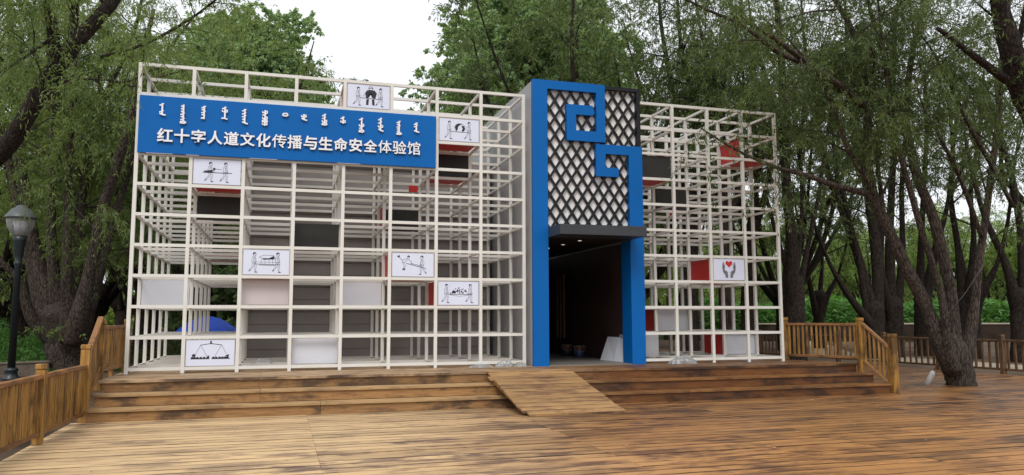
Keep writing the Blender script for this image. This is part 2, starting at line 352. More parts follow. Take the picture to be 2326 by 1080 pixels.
t = thing('wooden_ramp', 'sloping plank ramp laid over the steps up to the dark doorway', 'ramp', (6.45, -2, DZ))
rp = MB(); n = 14; p0 = Vector((6.335, -1.19, PZ + .008)); p1 = Vector((6.48, -3.0, DZ + .028))
for i in range(n):
    a, c = p0.lerp(p1, i / n), p0.lerp(p1, (i + .955) / n); hw = .735 + .040 * i / n
    e0, e1 = random.uniform(-.008, .008), random.uniform(-.008, .008); lift = random.uniform(0, .004)
    if i == 2: e0 = -.06
    if i == n - 1: e0, e1 = .06, .02
    P = []
    for q in (a, c):
        for x in (q.x - hw + e0, q.x + hw + e1):
            P.append((x, q.y, q.z + lift)); P.append((x, q.y, q.z + lift - .028))
    rp.add(P, [(0, 2, 6, 4), (1, 5, 7, 3), (0, 1, 3, 2), (4, 6, 7, 5), (0, 4, 5, 1), (2, 3, 7, 6)])
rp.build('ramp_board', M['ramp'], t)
for sx in (-.70, 0, .70):
    s = MB(); s.beam((p0.x + sx, -1.24, PZ - .065), (p1.x + sx, p1.y + .22, DZ + .035), .045, .055); s.build('joist', M['riser'], t)

# ------------------------------------------------------------------ railings
def rail_run(t, a, b, ztop, zbot, spacing=.105, bw=.05, bt=.028, rm='rail', lm='railx', rh=.05):
    """a,b: (x,y,zoff) - rails and balusters between two posts"""
    a, b = Vector(a), Vector(b)
    m = MB(); m.beam(a + Vector((0, 0, ztop)), b + Vector((0, 0, ztop)), .075, rh); m.build('top_rail', M[lm], t, bevel=.005)
    m = MB(); m.beam(a + Vector((0, 0, zbot)), b + Vector((0, 0, zbot)), .05, rh); m.build('bottom_rail', M[lm], t, bevel=.005)
    L_ = (b - a).length; n_ = max(1, int(L_ / spacing)); d = (b - a); dh = Vector((d.x, d.y, 0)).normalized()
    for i in range(n_):
        q = a.lerp(b, (i + .5) / n_) + dh * random.uniform(-.006, .006); m = MB(); s_ = Vector((-dh.y, dh.x, 0))
        z0, z1 = q.z + zbot - .01, q.z + ztop - rh / 2 + .002
        tl = random.uniform(-.004, .004); P = []
        for z, off in ((z0, 0), (z1, tl)):
            for i1, j1 in ((-1, -1), (1, -1), (1, 1), (-1, 1)): P.append(Vector((q.x, q.y, 0)) + dh * (i1 * bw / 2 + off) + s_ * (j1 * bt / 2) + Vector((0, 0, z)))
        m.add(P, [(0, 3, 2, 1), (4, 5, 6, 7), (0, 1, 5, 4), (1, 2, 6, 5), (2, 3, 7, 6), (3, 0, 4, 7)])
        m.build('baluster', M[rm], t)
def post(t, x, y, z0, z1, w_=.10, mat='rail', cap=True):
    m = MB(); m.box(x - w_ / 2, x + w_ / 2, y - w_ / 2, y + w_ / 2, z0, z1 - .07)
    m.box(x - w_ / 2 + .006, x + w_ / 2 - .006, y - w_ / 2 + .006, y + w_ / 2 - .006, z1 - .07, z1 - .058)
    m.box(x - w_ / 2 - .002, x + w_ / 2 + .002, y - w_ / 2 - .002, y + w_ / 2 + .002, z1 - .058, z1)
    return m.build('post', M[mat], t, bevel=.006)
t = thing('railing', 'orange brown timber railing with close balusters along the left edge of the deck', 'railing', (-.3, -4, DZ))
A, Bp, Cp, Dp = (-.26, -3.6), (-.215, -1.72), (-.19, -.98), (-.075, .40)
A2 = (-.305, -5.5); A3 = (-.35, -7.4)
for q in (A3, A2, A): post(t, *q, DZ + .002, .30)
rail_run(t, (*A3, DZ), (A2[0], A2[1] - .05, DZ), .76, .12, .090, .058)
rail_run(t, (A2[0], A2[1] + .05, DZ), (A[0], A[1] - .05, DZ), .76, .12, .090, .058)
rail_run(t, (A[0], A[1] + .05, DZ), (Bp[0], Bp[1] - .055, DZ), .76, .12, .090, .058)
t = thing('railing', 'orange brown stair railing climbing the left end of the steps to the white frame corner', 'railing', (-.2, -.8, DZ))
post(t, *Bp, DZ + .002, .455, .115); post(t, *Cp, PZ - .17, .785); post(t, *Dp, PZ + .002, .80)
m = MB(); m.box(-.19, -.13, -.38, -.30, PZ + .003, .06); m.build('support_block', M['rail'], t)
rail_run(t, (Bp[0], Bp[1] + .05, DZ + .05), (Cp[0], Cp[1] - .05, PZ + .06), .84, .12, .090, .058)
rail_run(t, (Cp[0], Cp[1] + .05, PZ), (Dp[0], Dp[1] - .05, PZ), .755, .13, .090, .058)
t = thing('railing', 'orange brown stair railing at the right end of the steps beside the right white frame', 'railing', (13, -.8, DZ))
E_, F_, G_ = (12.40, .22), (13.08, -1.18), (13.30, -1.76)
post(t, *E_, PZ + .002, .80, .11); post(t, *F_, DZ + .002, .79, .11); post(t, *G_, DZ + .002, .49, .12)
dEF = (Vector((*F_, 0)) - Vector((*E_, 0))).normalized() * .055; dFG = (Vector((*G_, 0)) - Vector((*F_, 0))).normalized() * .055
rail_run(t, (E_[0] + dEF.x, E_[1] + dEF.y, PZ), (F_[0] - dEF.x, F_[1] - dEF.y, PZ), .735, .10, .095, .034, .034)
rail_run(t, (F_[0] + dFG.x, F_[1] + dFG.y, PZ + .03), (G_[0] - dFG.x, G_[1] - dFG.y, DZ + .10), .72, .02, .10, .034, .034)
t = thing('railing', 'low dark weathered timber fence behind the forked tree along the far deck edge', 'fence', (19, 3, DZ))
ys = [10.6, 8.6, 6.75, 4.9, 3.05, 1.2, -.65, -2.5, -4.4]
for i, y in enumerate(ys):
    post(t, fence_x(y), y, DZ - .05, .36, .11, 'oldrail')
    if i:
        if y < -3: continue
        rail_run(t, (fence_x(ys[i - 1]), ys[i - 1] - .055, DZ), (fence_x(y), y + .055, DZ), .82, .12, .185, .05, .035, 'oldrail', 'oldrail')

# ------------------------------------------------------------------ the two steel lattice frames
BW, DD, BR, X0R, Y0R = .8293, .8607, .7868, 8.8898, -.1819
PT = .056
def cage(name, label, x0, y0, bw, ncol, deep, nsh, c0=0):
    """deep: number of columns from `deepside` that carry all six planes"""
    t = thing(name, label, 'steel frame', (x0 + bw * ncol / 2, y0, PZ))
    last = {}
    for k in range(6):
        cols = [c for c in range(c0, ncol + 1) if k <= nsh or deep(c)]
        if not cols: continue
        pm = None
        for c in cols:
            x, y = x0 + c * bw, y0 + k * DD; h = PT / 2
            if pm is None:
                m = MB(); m.box(-h, h, -h, h, PZ - .002, 5.022); po = m.build('post', M['white'], t); pm = po
            else:
                po = bpy.data.objects.new('post', pm.data); C.objects.link(po); po.parent = t
            po.location = Vector((x, y, 0)) - WLOC[t.name]
            last[c] = k
        bm_ = None; xa, xb = x0 + cols[0] * bw - (.70 if c0 else 0), x0 + cols[-1] * bw
        for r in range(11):
            if bm_ is None:
                m = MB(); m.box(xa, xb, -.0245, .0245, -.0255, .0255); bo = m.build('cross_beam', M['white'], t); bm_ = bo
            else:
                bo = bpy.data.objects.new('cross_beam', bm_.data); C.objects.link(bo); bo.parent = t
            bo.location = Vector((0, y0 + k * DD, 5 - .5 * r)) - WLOC[t.name]
    cache = {}
    for c in range(c0, ncol + 1):
        for r in range(11):
            kk = last[c]
            if kk not in cache:
                m = MB(); m.box(-.021, .021, 0, kk * DD, -.022, .022); bo = m.build('depth_beam', M['white'], t); cache[kk] = bo
            else:
                bo = bpy.data.objects.new('depth_beam', cache[kk].data); C.objects.link(bo); bo.parent = t
            bo.location = Vector((x0 + c * bw, y0, 5 - .5 * r)) - WLOC[t.name]
    return t
cage('lattice_frame', 'large white open steel grid frame left of the blue doorway, carrying the blue sign', 0, 0, BW, 8, lambda c: c <= 2, 3)
cage('lattice_frame', 'narrower white open steel grid frame right of the blue doorway', X0R, Y0R, BR, 4, lambda c: c <= 2, 3, 1)

# grey hall behind the left frame and behind the doorway
t = thing('exhibition_hall', 'plain grey clad hall standing behind the left white steel frame', 'building', (4.2, 4, PZ))
def siding(x0, x1, y, z0, z1, pitch=.25):
    m = MB(); z = z0
    while z < z1 - .02:
        m.box(x0, x1, y, y + .05, z, min(z + pitch - .006, z1)); z += pitch
    return m
HY = 3 * DD + .05
siding(2 * BW + .05, 6.70, HY, PZ + .01, 4.18).build('front_wall', M['grey'], t, bevel=.004)
m = MB(); m.box(2 * BW + .06, 6.69, HY + .055, 6.4, PZ + .005, 4.16); m.build('wall', M['grey'], t)
m = MB(); m.box(2 * BW + .03, 6.71, HY - .02, 6.45, 4.182, 4.24); m.build('roof', M['greyside'], t)
t = thing('exhibition_hall', 'low grey clad annex behind the right white steel frame beside the doorway', 'building', (9.6, 4, PZ))
siding(9.03, 10.35, Y0R + 3 * DD + .06, PZ + .01, 2.9).build('front_wall', M['grey'], t, bevel=.004)
m = MB(); m.box(9.04, 10.34, Y0R + 3 * DD + .115, 6.0, PZ + .005, 2.88); m.build('wall', M['grey'], t)
m = MB(); m.box(9.02, 10.37, Y0R + 3 * DD + .04, 6.05, 2.903, 2.95); m.build('roof', M['greyside'], t)

# ------------------------------------------------------------------ entrance portal
YF = -.25
t = thing('entrance_portal', 'tall blue entrance tower with key pattern over black diamond lattice and dark doorway', 'entrance', (7.85, YF, PZ))
TX0, TX1, TT = 6.745, 8.965, 5.275
ix0, ix1 = 7.035, 8.695
m = MB(); m.box(TX0 + .012, TX0 + .08, YF + .11, 6.4, PZ + .004, TT - .004); m.build('side_wall', M['greyside'], t)
m = MB(); m.box(TX1 - .08, TX1 - .012, YF + .11, 6.4, PZ + .004, TT - .02); m.build('side_wall', M['greyside'], t)
m = MB(); m.box(TX0 + .085, TX1 - .085, YF + .20, 6.4, TT - .10, TT - .03); m.build('roof', M['greyside'], t)
# first key figure : left column + spiral
yb = YF + .105
k1 = [(TX0, PZ + .003), (ix0, PZ + .003), (ix0, 5.11), (8.028, 5.11), (8.028, 4.345), (7.612, 4.345), (7.612, 4.655), (7.955, 4.655), (8.0, 4.70), (7.955, 4.845), (7.42, 4.845), (7.42, 4.145), (8.212, 4.145), (8.212, TT), (TX0, TT)]
k2 = [(TX1 + .012, PZ + .003), (TX1 + .012, 4.105), (8.012, 4.105), (8.012, 3.485), (8.475, 3.485), (8.475, 3.66), (8.207, 3.66), (8.207, 3.925), (ix1, 3.925), (ix1, PZ + .003)]
def keyfig(poly):
    bm = bmesh.new(); vs = [bm.verts.new((x, YF, z)) for x, z in poly]; fc = bm.faces.new(vs)
    if fc.normal.y > 0: fc.normal_flip()
    ex = bmesh.ops.extrude_face_region(bm, geom=[fc]); bmesh.ops.translate(bm, verts=[v for v in ex['geom'] if isinstance(v, bmesh.types.BMVert)], vec=(0, .10, 0))
    bmesh.ops.recalc_face_normals(bm, faces=bm.faces); bmesh.ops.triangulate(bm, faces=[f for f in bm.faces if len(f.verts) > 4])
    me = bpy.data.meshes.new('key_pattern'); bm.to_mesh(me); bm.free(); me.materials.append(M['blue'])
    o = bpy.data.objects.new('key_pattern', me); C.objects.link(o); adopt(o, t); return o
keyfig(k1); keyfig(k2)
m = MB(); m.box(ix1 - .002 + .004, TX1 - .09, YF + .102, YF + .42, PZ + .005, 2.27); m.build('jamb', M['blue'], t)
m = MB(); m.box(TX0 + .09, ix0 - .004, YF + .102, YF + .42, PZ + .005, 2.27); m.build('jamb', M['blue'], t)
m = MB(); m.box(TX0 + .085, TX1 - .02, YF + .125, YF + .16, 2.45, TT - .06); m.build('backing_panel', M['backing'], t)
# diamond lattice : two crossed layers
def clipseg(p, d, x0, x1, z0, z1):
    ts = [-1e9, 1e9]
    for q, dd, lo, hi in ((p[0], d[0], x0, x1), (p[1], d[1], z0, z1)):
        a, c = (lo - q) / dd, (hi - q) / dd; ts[0] = max(ts[0], min(a, c)); ts[1] = min(ts[1], max(a, c))
    return ts if ts[1] - ts[0] > .05 else None
ang = math.atan2(.330, .218)
for lay, (sg, y) in enumerate(((1, YF + .066), (-1, YF + .098))):
    m = MB(); d = (math.cos(ang) * sg, math.sin(ang)); x = ix0 - 3.2
    while x < 12.5:
        ts = clipseg((x, 2.45), d, ix0 - .12, TX1 - .03, 2.40, TT - .09)
        if ts:
            a = (x + d[0] * ts[0], y, 2.45 + d[1] * ts[0]); c = (x + d[0] * ts[1], y, 2.45 + d[1] * ts[1])
            m.beam(a, c, .030, .044, (d[1], 0, -d[0]))
        x += .218
    m.build('lattice', M['lattice'], t)
m = MB(); m.box(8.214, TX1, YF + .02, YF + .10, TT - .075, TT - .012); m.box(TX1 - .075, TX1 - .001, YF + .022, YF + .16, 4.108, TT - .076); m.build('edge_trim', M['lattice'], t)
m = MB(); m.box(8.215, TX1 - .003, YF + .101, YF + .40, TT - .05, TT - .013); m.build('edge_trim', M['lattice'], t)
# canopy with downlights
cn = MB(); cn.box(ix0 + .004, 8.735, -.87, YF + .02, 2.285, 2.468); cno = cn.build('canopy', M['canopy'], t, bevel=.004)
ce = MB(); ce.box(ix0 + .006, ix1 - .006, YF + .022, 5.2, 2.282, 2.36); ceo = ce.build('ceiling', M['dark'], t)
for (x, y) in ((7.80, .11), (7.775, .96), (7.75, 1.80)):
    m = MB(); m.lathe([(.055, 2.276), (.048, 2.279), (.04, 2.281)], x, y, 16); dl = m.build('downlight', M['lampcap'], ceo)
    m = MB(); m.lathe([(.036, 2.274), (.036, 2.275)], x, y, 16); m.build('downlight', M['lit'], ceo)
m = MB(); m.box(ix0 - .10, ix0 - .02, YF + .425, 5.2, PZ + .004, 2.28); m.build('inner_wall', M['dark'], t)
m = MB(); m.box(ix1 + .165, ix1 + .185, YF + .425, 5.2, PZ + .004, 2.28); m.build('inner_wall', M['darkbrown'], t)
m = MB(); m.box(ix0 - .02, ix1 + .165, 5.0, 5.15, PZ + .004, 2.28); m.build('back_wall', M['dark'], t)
m = MB(); m.box(ix0 - .015, ix1 + .16, YF + .01, 4.99, PZ + .003, PZ + .016); m.build('floor', M['screed'], t)
m = MB()
for y in (3.75, 3.98, 4.21): m.box(8.815, 8.850, y, y + .09, .32, 1.78)
m.box(8.81, 8.852, 3.70, 4.36, 1.785, 1.84)
m.build('slat_screen', M['slat'], t)

# white boards and paint buckets inside the doorway
for k, (y0, y1) in enumerate(((.14, .52), (.525, 1.03))):
    m = MB(); xb0, xb1 = 8.58 + (1.04 - y0) * .16, 8.58 + (1.04 - y1) * .16
    P = []
    for (x, y) in ((xb0, y0), (xb1, y1)):
        for dx, z in ((0, PZ + .02), (.085 + .10 * (y - .14), .395 + .02 * k)):
            P += [(x + dx, y, z), (x + dx + .02, y, z)]
    m.add(P, [(0, 4, 6, 2), (1, 3, 7, 5), (0, 2, 3, 1), (4, 5, 7, 6), (2, 6, 7, 3), (0, 1, 5, 4)])
    tag(m.build('board', M['blank']), ('narrow white board leaning inside the doorway, nearest to the blue right column', 'wider white board leaning inside the doorway, next to the paint buckets')[k], 'board', 'boards leaning inside the doorway')
def bucket(x, y, label, body):
    t = thing('paint_bucket', label, 'bucket', (x, y, PZ), 'paint buckets inside the doorway')
    m = MB(); m.lathe([(.112, PZ + .018), (.118, PZ + .06), (.130, PZ + .235)], x, y, 24); m.build('pail', M[body], t, True)
    m = MB(); m.lathe([(.1315, PZ + .17), (.1335, PZ + .228)], x, y, 24, False); m.build('printed_band', M['bucketred'], t, True)
    m = MB(); m.lathe([(.138, PZ + .236), (.138, PZ + .258), (.12, PZ + .266)], x, y, 24); m.build('lid', M['bucketlid'], t)
    m = MB(); m.tube([(x + .137 * math.cos(a), y - .03 - .1 * math.sin(a), PZ + .22 - .09 * math.sin(a)) for a in [math.pi * i / 10 for i in range(11)]], [.004] * 11, 5); m.build('handle', M['steel'], t)
bucket(8.68, 2.42, 'blue paint bucket with red band and pale lid, nearer one in the doorway', 'bucketblue')
bucket(8.66, 3.15, 'dark paint bucket further back in the doorway, left of the blue one', 'dark')

# ------------------------------------------------------------------ blue sign with raised letters
t = thing('sign_board', 'long blue sign board with raised white Chinese and Mongolian lettering on the left frame', 'sign', (2.5, -.06, 3.5))
m = MB(); m.box(.018, 4.945, -.085, -.036, 3.505, 4.460); m.build('board', M['blue'], t, bevel=.004)
for (x0, x1) in ((.15, .55), (.75, .95), (1.75, 2.2), (3.2, 3.6)):
    m = MB(); m.box(x0, x1, -.083, -.038, 3.499, 3.5045); m.build('torn_film_edge', M['blank'], t)
def glyph(ch, x, z, h):
    cu = bpy.data.curves.new('character', 'FONT'); cu.body = ch; cu.size = h * 1.06; cu.extrude = .015; cu.offset = 0. if ch in '播验' else .0025 if ch in '体馆传' else .006
    cu.align_x = 'LEFT'; cu.resolution_u = 3; cu.fill_mode = 'BOTH'
    ob = bpy.data.objects.new('character', cu); C.objects.link(ob)
    dg = bpy.context.evaluated_depsgraph_get(); me = bpy.data.meshes.new_from_object(ob.evaluated_get(dg))
    bpy.data.objects.remove(ob)
    co = np.empty(len(me.vertices) * 3, np.float32); me.vertices.foreach_get('co', co); co = co.reshape(-1, 3)
    c = (co.min(0) + co.max(0)) / 2; co -= c
    s = h / max(np.ptp(co[:, 0]), np.ptp(co[:, 1])); co[:, :2] *= s
    out = np.stack([co[:, 0] + x, -co[:, 2] - .108, co[:, 1] + z], 1); me.vertices.foreach_set('co', out.astype(np.float32).ravel())
    if ch in '播验':      # strokes of the densest characters thickened by close-set copies
        bm = bmesh.new(); bm.from_mesh(me); src = bm.verts[:] + bm.edges[:] + bm.faces[:]
        for k, (dx, dz) in enumerate(((.005, 0), (-.005, 0), (0, .004), (0, -.004))):
            du = bmesh.ops.duplicate(bm, geom=src); bmesh.ops.translate(bm, verts=[v for v in du['geom'] if isinstance(v, bmesh.types.BMVert)], vec=(dx, -.0005 * (k + 1), dz))
        bm.to_mesh(me); bm.free()
    me.materials.clear(); me.materials.append(M['letter']); me.materials.append(M['letterside'])
    me.update(); mi = [1 if abs(p.normal.y) < .6 else 0 for p in me.polygons]; me.polygons.foreach_set('material_index', mi); me.update()
    me.name = 'character'; o = bpy.data.objects.new('character', me); C.objects.link(o); adopt(o, t)
HZ = '红十字人道文化传播与生命安全体验馆'
for i, ch in enumerate(HZ):
    u = i / (len(HZ) - 1); glyph(ch, .428 + u * (4.535 - .428), 3.805 + .030 * u, .238)
# Mongolian words: a vertical spine with teeth, bows and tails
MW = [('t', .366, 4.323, 4.131, 'T..T\\'), ('w', .689, 4.326, 4.014, '|||T|TO'), ('w', 1.009, 4.329, 4.119, 'T|T|L'), ('w', 1.334, 4.339, 4.127, 'TB..-'), ('w', 1.65, 4.325, 4.074, 'TTT|\\'),
      ('w', 1.977, 4.327, 4.074, 'BTBOB'), ('s', 2.309, 4.321, 4.252, 'O'), ('s', 2.617, 4.306, 4.204, 'B\\'), ('w', 2.965, 4.339, 4.144, 'TTBO'), ('s', 3.281, 4.315, 4.205, 'TB'),
      ('w', 3.602, 4.315, 4.061, 'T.BTO'), ('w', 3.934, 4.339, 4.1, 'TTB\\'), ('w', 4.264, 4.307, 4.066, 'T|T||O'), ('w', 4.574, 4.297, 4.127, 'TT.\\')]
def stroke(m, pts, wd, y0, y1):
    for i in range(len(pts) - 1):
        a, c = Vector((pts[i][0], 0, pts[i][1])), Vector((pts[i + 1][0], 0, pts[i + 1][1])); d = (c - a)
        if d.length < 1e-5: continue
        d.normalize(); wd_ = wd * 1.25; s = Vector((-d.z, 0, d.x)) * wd_ / 2; a = a - d * wd * .25; c = c + d * wd * .25
        k = .0002 * (i % 3)
        m.add([(q.x, y, q.z) for y in (y0 - k, y1) for q in (a - s, c - s, c + s, a + s)], [(0, 1, 2, 3), (7, 6, 5, 4), (0, 4, 5, 1), (1, 5, 6, 2), (2, 6, 7, 3), (3, 7, 4, 0)])
for _, x, z1, z0, code in MW:
    m = MB(); y0, y1 = -.122, -.090; n = len(code); st = (z1 - z0) / max(n, 1)
    if code != 'O': stroke(m, [(x + .004, z1 + .004), (x + .004, z0 + (.0 if code[-1] not in '\\-O' else st * .7))], .021, y0, y1)
    for i, ch in enumerate(code):
        z = z1 - st * (i + .25)
        if ch == 'T': stroke(m, [(x, z - .004), (x - .036, z - .016)], .016, y0 - .001, y1); stroke(m, [(x, z + .008), (x + .026, z + .014)], .012, y0 - .0015, y1)
        elif ch == '|': stroke(m, [(x, z), (x - .030, z - .010)], .017, y0 - .001, y1)
        elif ch == 'B': stroke(m, [(x, z + .012), (x + .040, z + .006), (x + .040, z - .024), (x + .004, z - .030), (x - .036, z - .020), (x - .034, z)], .014, y0 - .001, y1)
        elif ch == 'O': stroke(m, [(x - .04, z - st * .35), (x - .025, z), (x + .03, z + .004), (x + .046, z - st * .3), (x + .02, z - st * .6), (x - .04, z - st * .5)], .017, y0 - .001, y1)
        elif ch == '\\': stroke(m, [(x - .030, z), (x + .004, z - st * .35), (x + .052, z - st * .6)], .019, y0 - .001, y1)
        elif ch == 'L': stroke(m, [(x + .004, z - st * .5), (x - .038, z - st * .55)], .020, y0 - .001, y1)
        elif ch == '-': stroke(m, [(x - .044, z - st * .25), (x, z - st * .2), (x + .044, z - st * .5)], .017, y0 - .001, y1)
    m.build('word', [M['letter']], t)

# ------------------------------------------------------------------ picture boxes and loose panels in the grid
def cellL(c, r, k=0): return c * BW + .036, (c + 1) * BW - .036, 5 - .5 * (r + 1) + .033, 5 - .5 * r - .033, k * DD
def cellR(c, r, k=0): return X0R + c * BR + .036, X0R + (c + 1) * BR - .036, 5 - .5 * (r + 1) + .033, 5 - .5 * r - .033, Y0R + k * DD
def ell(cx, cy, rx, ry, n=14, a0=0, a1=2 * math.pi): return [(cx + rx * math.cos(a0 + (a1 - a0) * i / n), cy + ry * math.sin(a0 + (a1 - a0) * i / n)) for i in range(n + 1)]
class Draw:      # ink drawing on a panel; u along width 0..1.7, v up 0..1
    def __init__(s): s.m = MB(); s.lines = []; s.fills = []
    def l(s, *pts, w=.016): s.lines.append((pts, w))
    def p(s, *pts, ink=0): s.fills.append((pts, ink))
    def man(s, x, d=1, y=.0, arm=True, sc=1.):
        T = lambda pts: [(x + d * a * sc, y + b * sc) for a, b in pts]
        s.l(*T(ell(.01, .80, .045, .058)), w=.012)
        s.p(*T([(-.055, .80), (-.05, .87), (0, .905), (.06, .875), (.065, .845), (.0, .85), (-.02, .80)]))
        s.l(*T([(.055, .81), (.075, .785), (.055, .775)]), w=.01)
        s.l(*T([(-.02, .735), (-.075, .69), (-.085, .56), (-.07, .46), (.055, .455), (.065, .58), (.05, .70), (.02, .735)]), w=.013)
        s.l(*T([(-.03, .70), (.02, .64), (.03, .73)]), w=.010)
        s.l(*T([(-.07, .50), (.055, .495)]), w=.018)
        if arm: s.l(*T([(-.01, .69), (-.02, .57), (.03, .50), (.10, .485)]), w=.015); s.l(*T([(.02, .66), (.03, .585), (.09, .515)]), w=.011)
        s.l(*T([(.055, .455), (.085, .32), (.06, .19), (.075, .115)]), w=.013); s.l(*T([(.0, .45), (.035, .31), (.02, .19), (.035, .11)]), w=.013)
        s.p(*T([(.03, .12), (.13, .095), (.13, .075), (.03, .075)]))
        s.l(*T([(-.07, .455), (-.06, .33), (-.13, .235), (-.17, .19)]), w=.013); s.l(*T([(.0, .45), (-.02, .31), (-.10, .20), (-.15, .145)]), w=.013)
        s.p(*T([(-.145, .20), (-.205, .13), (-.19, .115), (-.13, .16)]))
    def build(s, parent, x0, x1, z0, z1, yf):
        W, H = x1 - x0, z1 - z0; A_ = W / H; q = lambda p: (x0 + W * (p[0] / 1.7), z0 + H * p[1])
        sc = H
        for pts, w_ in s.lines:
            P = [q(p) for p in pts]
            for i in range(len(P) - 1):
                a, c = Vector(P[i]), Vector(P[i + 1]); d = c - a
                if d.length < 1e-5: continue
                d.normalize(); n = Vector((-d.y, d.x)) * (w_ * sc * .40); a = a - d * w_ * sc * .4; c = c + d * w_ * sc * .4
                s.m.add([(p_.x, yf - .0015, p_.y) for p_ in (a - n, c - n, c + n, a + n)], [(0, 1, 2, 3)])
        for pts, ink in s.fills:
            P = [q(p) for p in pts]; s.m.cur = ink
            # fan from centroid, in front of the strokes
            cx = sum(p[0] for p in P) / len(P); cz = sum(p[1] for p in P) / len(P)
            yy = yf - .0030 - .0006 * (ink == 1)
            vs = [(cx, yy, cz)] + [(p[0], yy, p[1]) for p in P]; n = len(P)
            s.m.add(vs, [(0, 1 + i, 1 + (i + 1) % n) for i in range(n)])
        s.m.cur = 0
        return s.m.build('drawing', [M['ink'], M['greyink'], M['redink']], parent)
def picture(cell, label, draw, side=True, depth=DD, base=True):
    x0, x1, z0, z1, y = cell; yf = y - .018
    t = thing('display_box', label, 'display box', ((x0 + x1) / 2, y, z0), 'white picture boxes set in the steel grids')
    m = MB(); m.box(x0 + .004, x1 - .004, yf, yf + .012, z0 + .004, z1 - .004); fp = m.build('picture_panel', M['panel'], t)
    m = MB()
    for (a, b_, c, d) in ((x0 + .001, x0 + .0095, z0 + .001, z1 - .001), (x1 - .0095, x1 - .001, z0 + .001, z1 - .001), (x0 + .0095, x1 - .0095, z0 + .001, z0 + .0095), (x0 + .0095, x1 - .0095, z1 - .0095, z1 - .001)):
        m.box(a, b_, yf - .004, yf + .014, c, d)
    m.build('edge_strip', M['greyboard'], fp)
    draw.build(fp, x0 + .01, x1 - .01, z0 + .01, z1 - .01, yf)
    if side:
        m = MB(); m.box(x0 - .008, x0 + .002, y + .034, y + depth - .034, z0 + .003, z1 - .003); m.build('side_panel', M['red'], t)
    if base:
        m = MB(); m.box(x0 + .005, x1 - .005, y + .034, y + depth - .034, z0 + .001, z0 + .012); m.build('base_panel', M['red'], t)
    return t
d = Draw(); d.man(.42, 1); d.man(1.33, 1); d.l((.5, .42), (1.42, .40), w=.03)
d.p((.70, .66), (.80, .78), (1.08, .78), (1.18, .66), (1.12, .42), (1.0, .44), (.98, .62), (.86, .62), (.84, .44), (.74, .42)); d.l(*ell(.93, .86, .09, .08), w=.02); d.l((.84, .87), (1.02, .87), w=.03); d.l((.62, .5), (.72, .62), (.78, .5)); d.p((.76, .38), (.86, .38), (.84, .12), (.74, .12)); d.p((.98, .38), (1.08, .38), (1.10, .12), (1.0, .12))
picture(cellL(4, 0), 'white picture box on the top row, men carrying a big man in black jacket', d)
d = Draw(); d.man(.42, 1); d.man(1.27, 1); d.l((.48, .42), (1.36, .40), w=.026); d.l(*ell(.88, .60, .23, .20, 20), w=.016)
d.p((.66, .62), (.72, .74), (.84, .80), (.90, .74), (.80, .66), (.78, .50), (.72, .46)); d.p((.94, .70), (1.06, .70), (1.10, .56), (1.02, .44), (.96, .46), (1.0, .58)); d.p((.86, .78), (.98, .78), (.92, .74))
picture(cellL(6, 1), 'white picture box right of the blue sign, two men carrying a globe', d)
d = Draw(); d.man(.60, 1); d.man(1.15, 1); d.l((.34, .46), (1.38, .46), w=.035); d.l((.38, .52), (.7, .56), (.74, .50), w=.03); d.l((.72, .62), (1.0, .60), w=.02); d.p((.70, .66), (.78, .66), (.78, .56), (.70, .58)); d.p((.38, .50), (.68, .55), (.68, .47), (.38, .47))
picture(cellL(1, 3), 'white picture box under the left of the sign, two men with a loaded stretcher', d, side=False)
d = Draw(); d.man(.40, 1); d.man(1.27, 1); d.l((.40, .42), (1.36, .40), w=.026); d.l((.58, .70), (.74, .78), (1.12, .78), (1.20, .64), (.66, .66), (.58, .70), w=.014); d.p((.70, .64), (1.02, .66), (1.12, .76), (1.16, .62), (.72, .60))
for x in (.66, .80, .95, 1.08): d.l((x, .62), (x, .42), w=.012)
d.l((.56, .50), (1.2, .50), w=.014); d.l((.58, .38), (1.2, .36), w=.02)
picture(cellL(2, 6), 'white picture box in the third column, two men carrying a covered litter', d, side=False)
d = Draw(); d.man(1.22, -1, .0); d.l((.58, .55), (1.38, .34), w=.03); d.l((.74, .56), (1.2, .44), w=.022); d.l(*ell(.66, .82, .05, .05), w=.014); d.p((.60, .84), (.66, .90), (.72, .86), (.70, .82))
d.l((.62, .76), (.44, .70), (.40, .58), (.52, .60), (.62, .72)); d.l((.42, .66), (.30, .80), (.22, .84), w=.02); d.p((.20, .86), (.30, .90), (.30, .82), (.22, .80)); d.l((.44, .60), (.48, .44), (.44, .30), w=.016); d.l((.50, .58), (.54, .44), (.48, .32)); d.p((.42, .32), (.54, .34), (.52, .27), (.42, .26)); d.l((.66, .72), (.78, .62), (.80, .52), w=.02)
picture(cellL(5, 6), 'white picture box in the sixth column, one man falling and one holding poles', d)
d = Draw(); d.man(.34, 1); d.man(1.35, 1); d.l((.42, .44), (1.44, .44), w=.025); d.l((.5, .42), (.9, .36), (1.3, .42), w=.012)
random.seed(3)
for i in range(46):
    u = random.uniform(.5, 1.26); top = .84 - abs(u - .85) * 1.0 if u < 1.0 else .70 - abs(u - 1.05) * .8
    v = random.uniform(.47, max(.5, top)); r_ = random.uniform(.018, .045); d.p(*[(u + r_ * random.uniform(.5, 1.2) * math.cos(a), v + r_ * random.uniform(.5, 1.1) * math.sin(a)) for a in [i_ * 1.047 for i_ in range(6)]])
picture(cellL(6, 7), 'white picture box lowest at the right, two men carrying a heap of stones', d)
d = Draw(); d.l((.5, .80), (.86, .86), (1.24, .80), w=.03); d.p((.83, .84), (.83, .96), (.89, .96), (.89, .84)); d.l((.5, .80), (.28, .36), w=.014); d.l((.5, .80), (.76, .30), w=.014); d.l((1.24, .80), (.98, .30), w=.014); d.l((1.24, .80), (1.46, .36), w=.014)
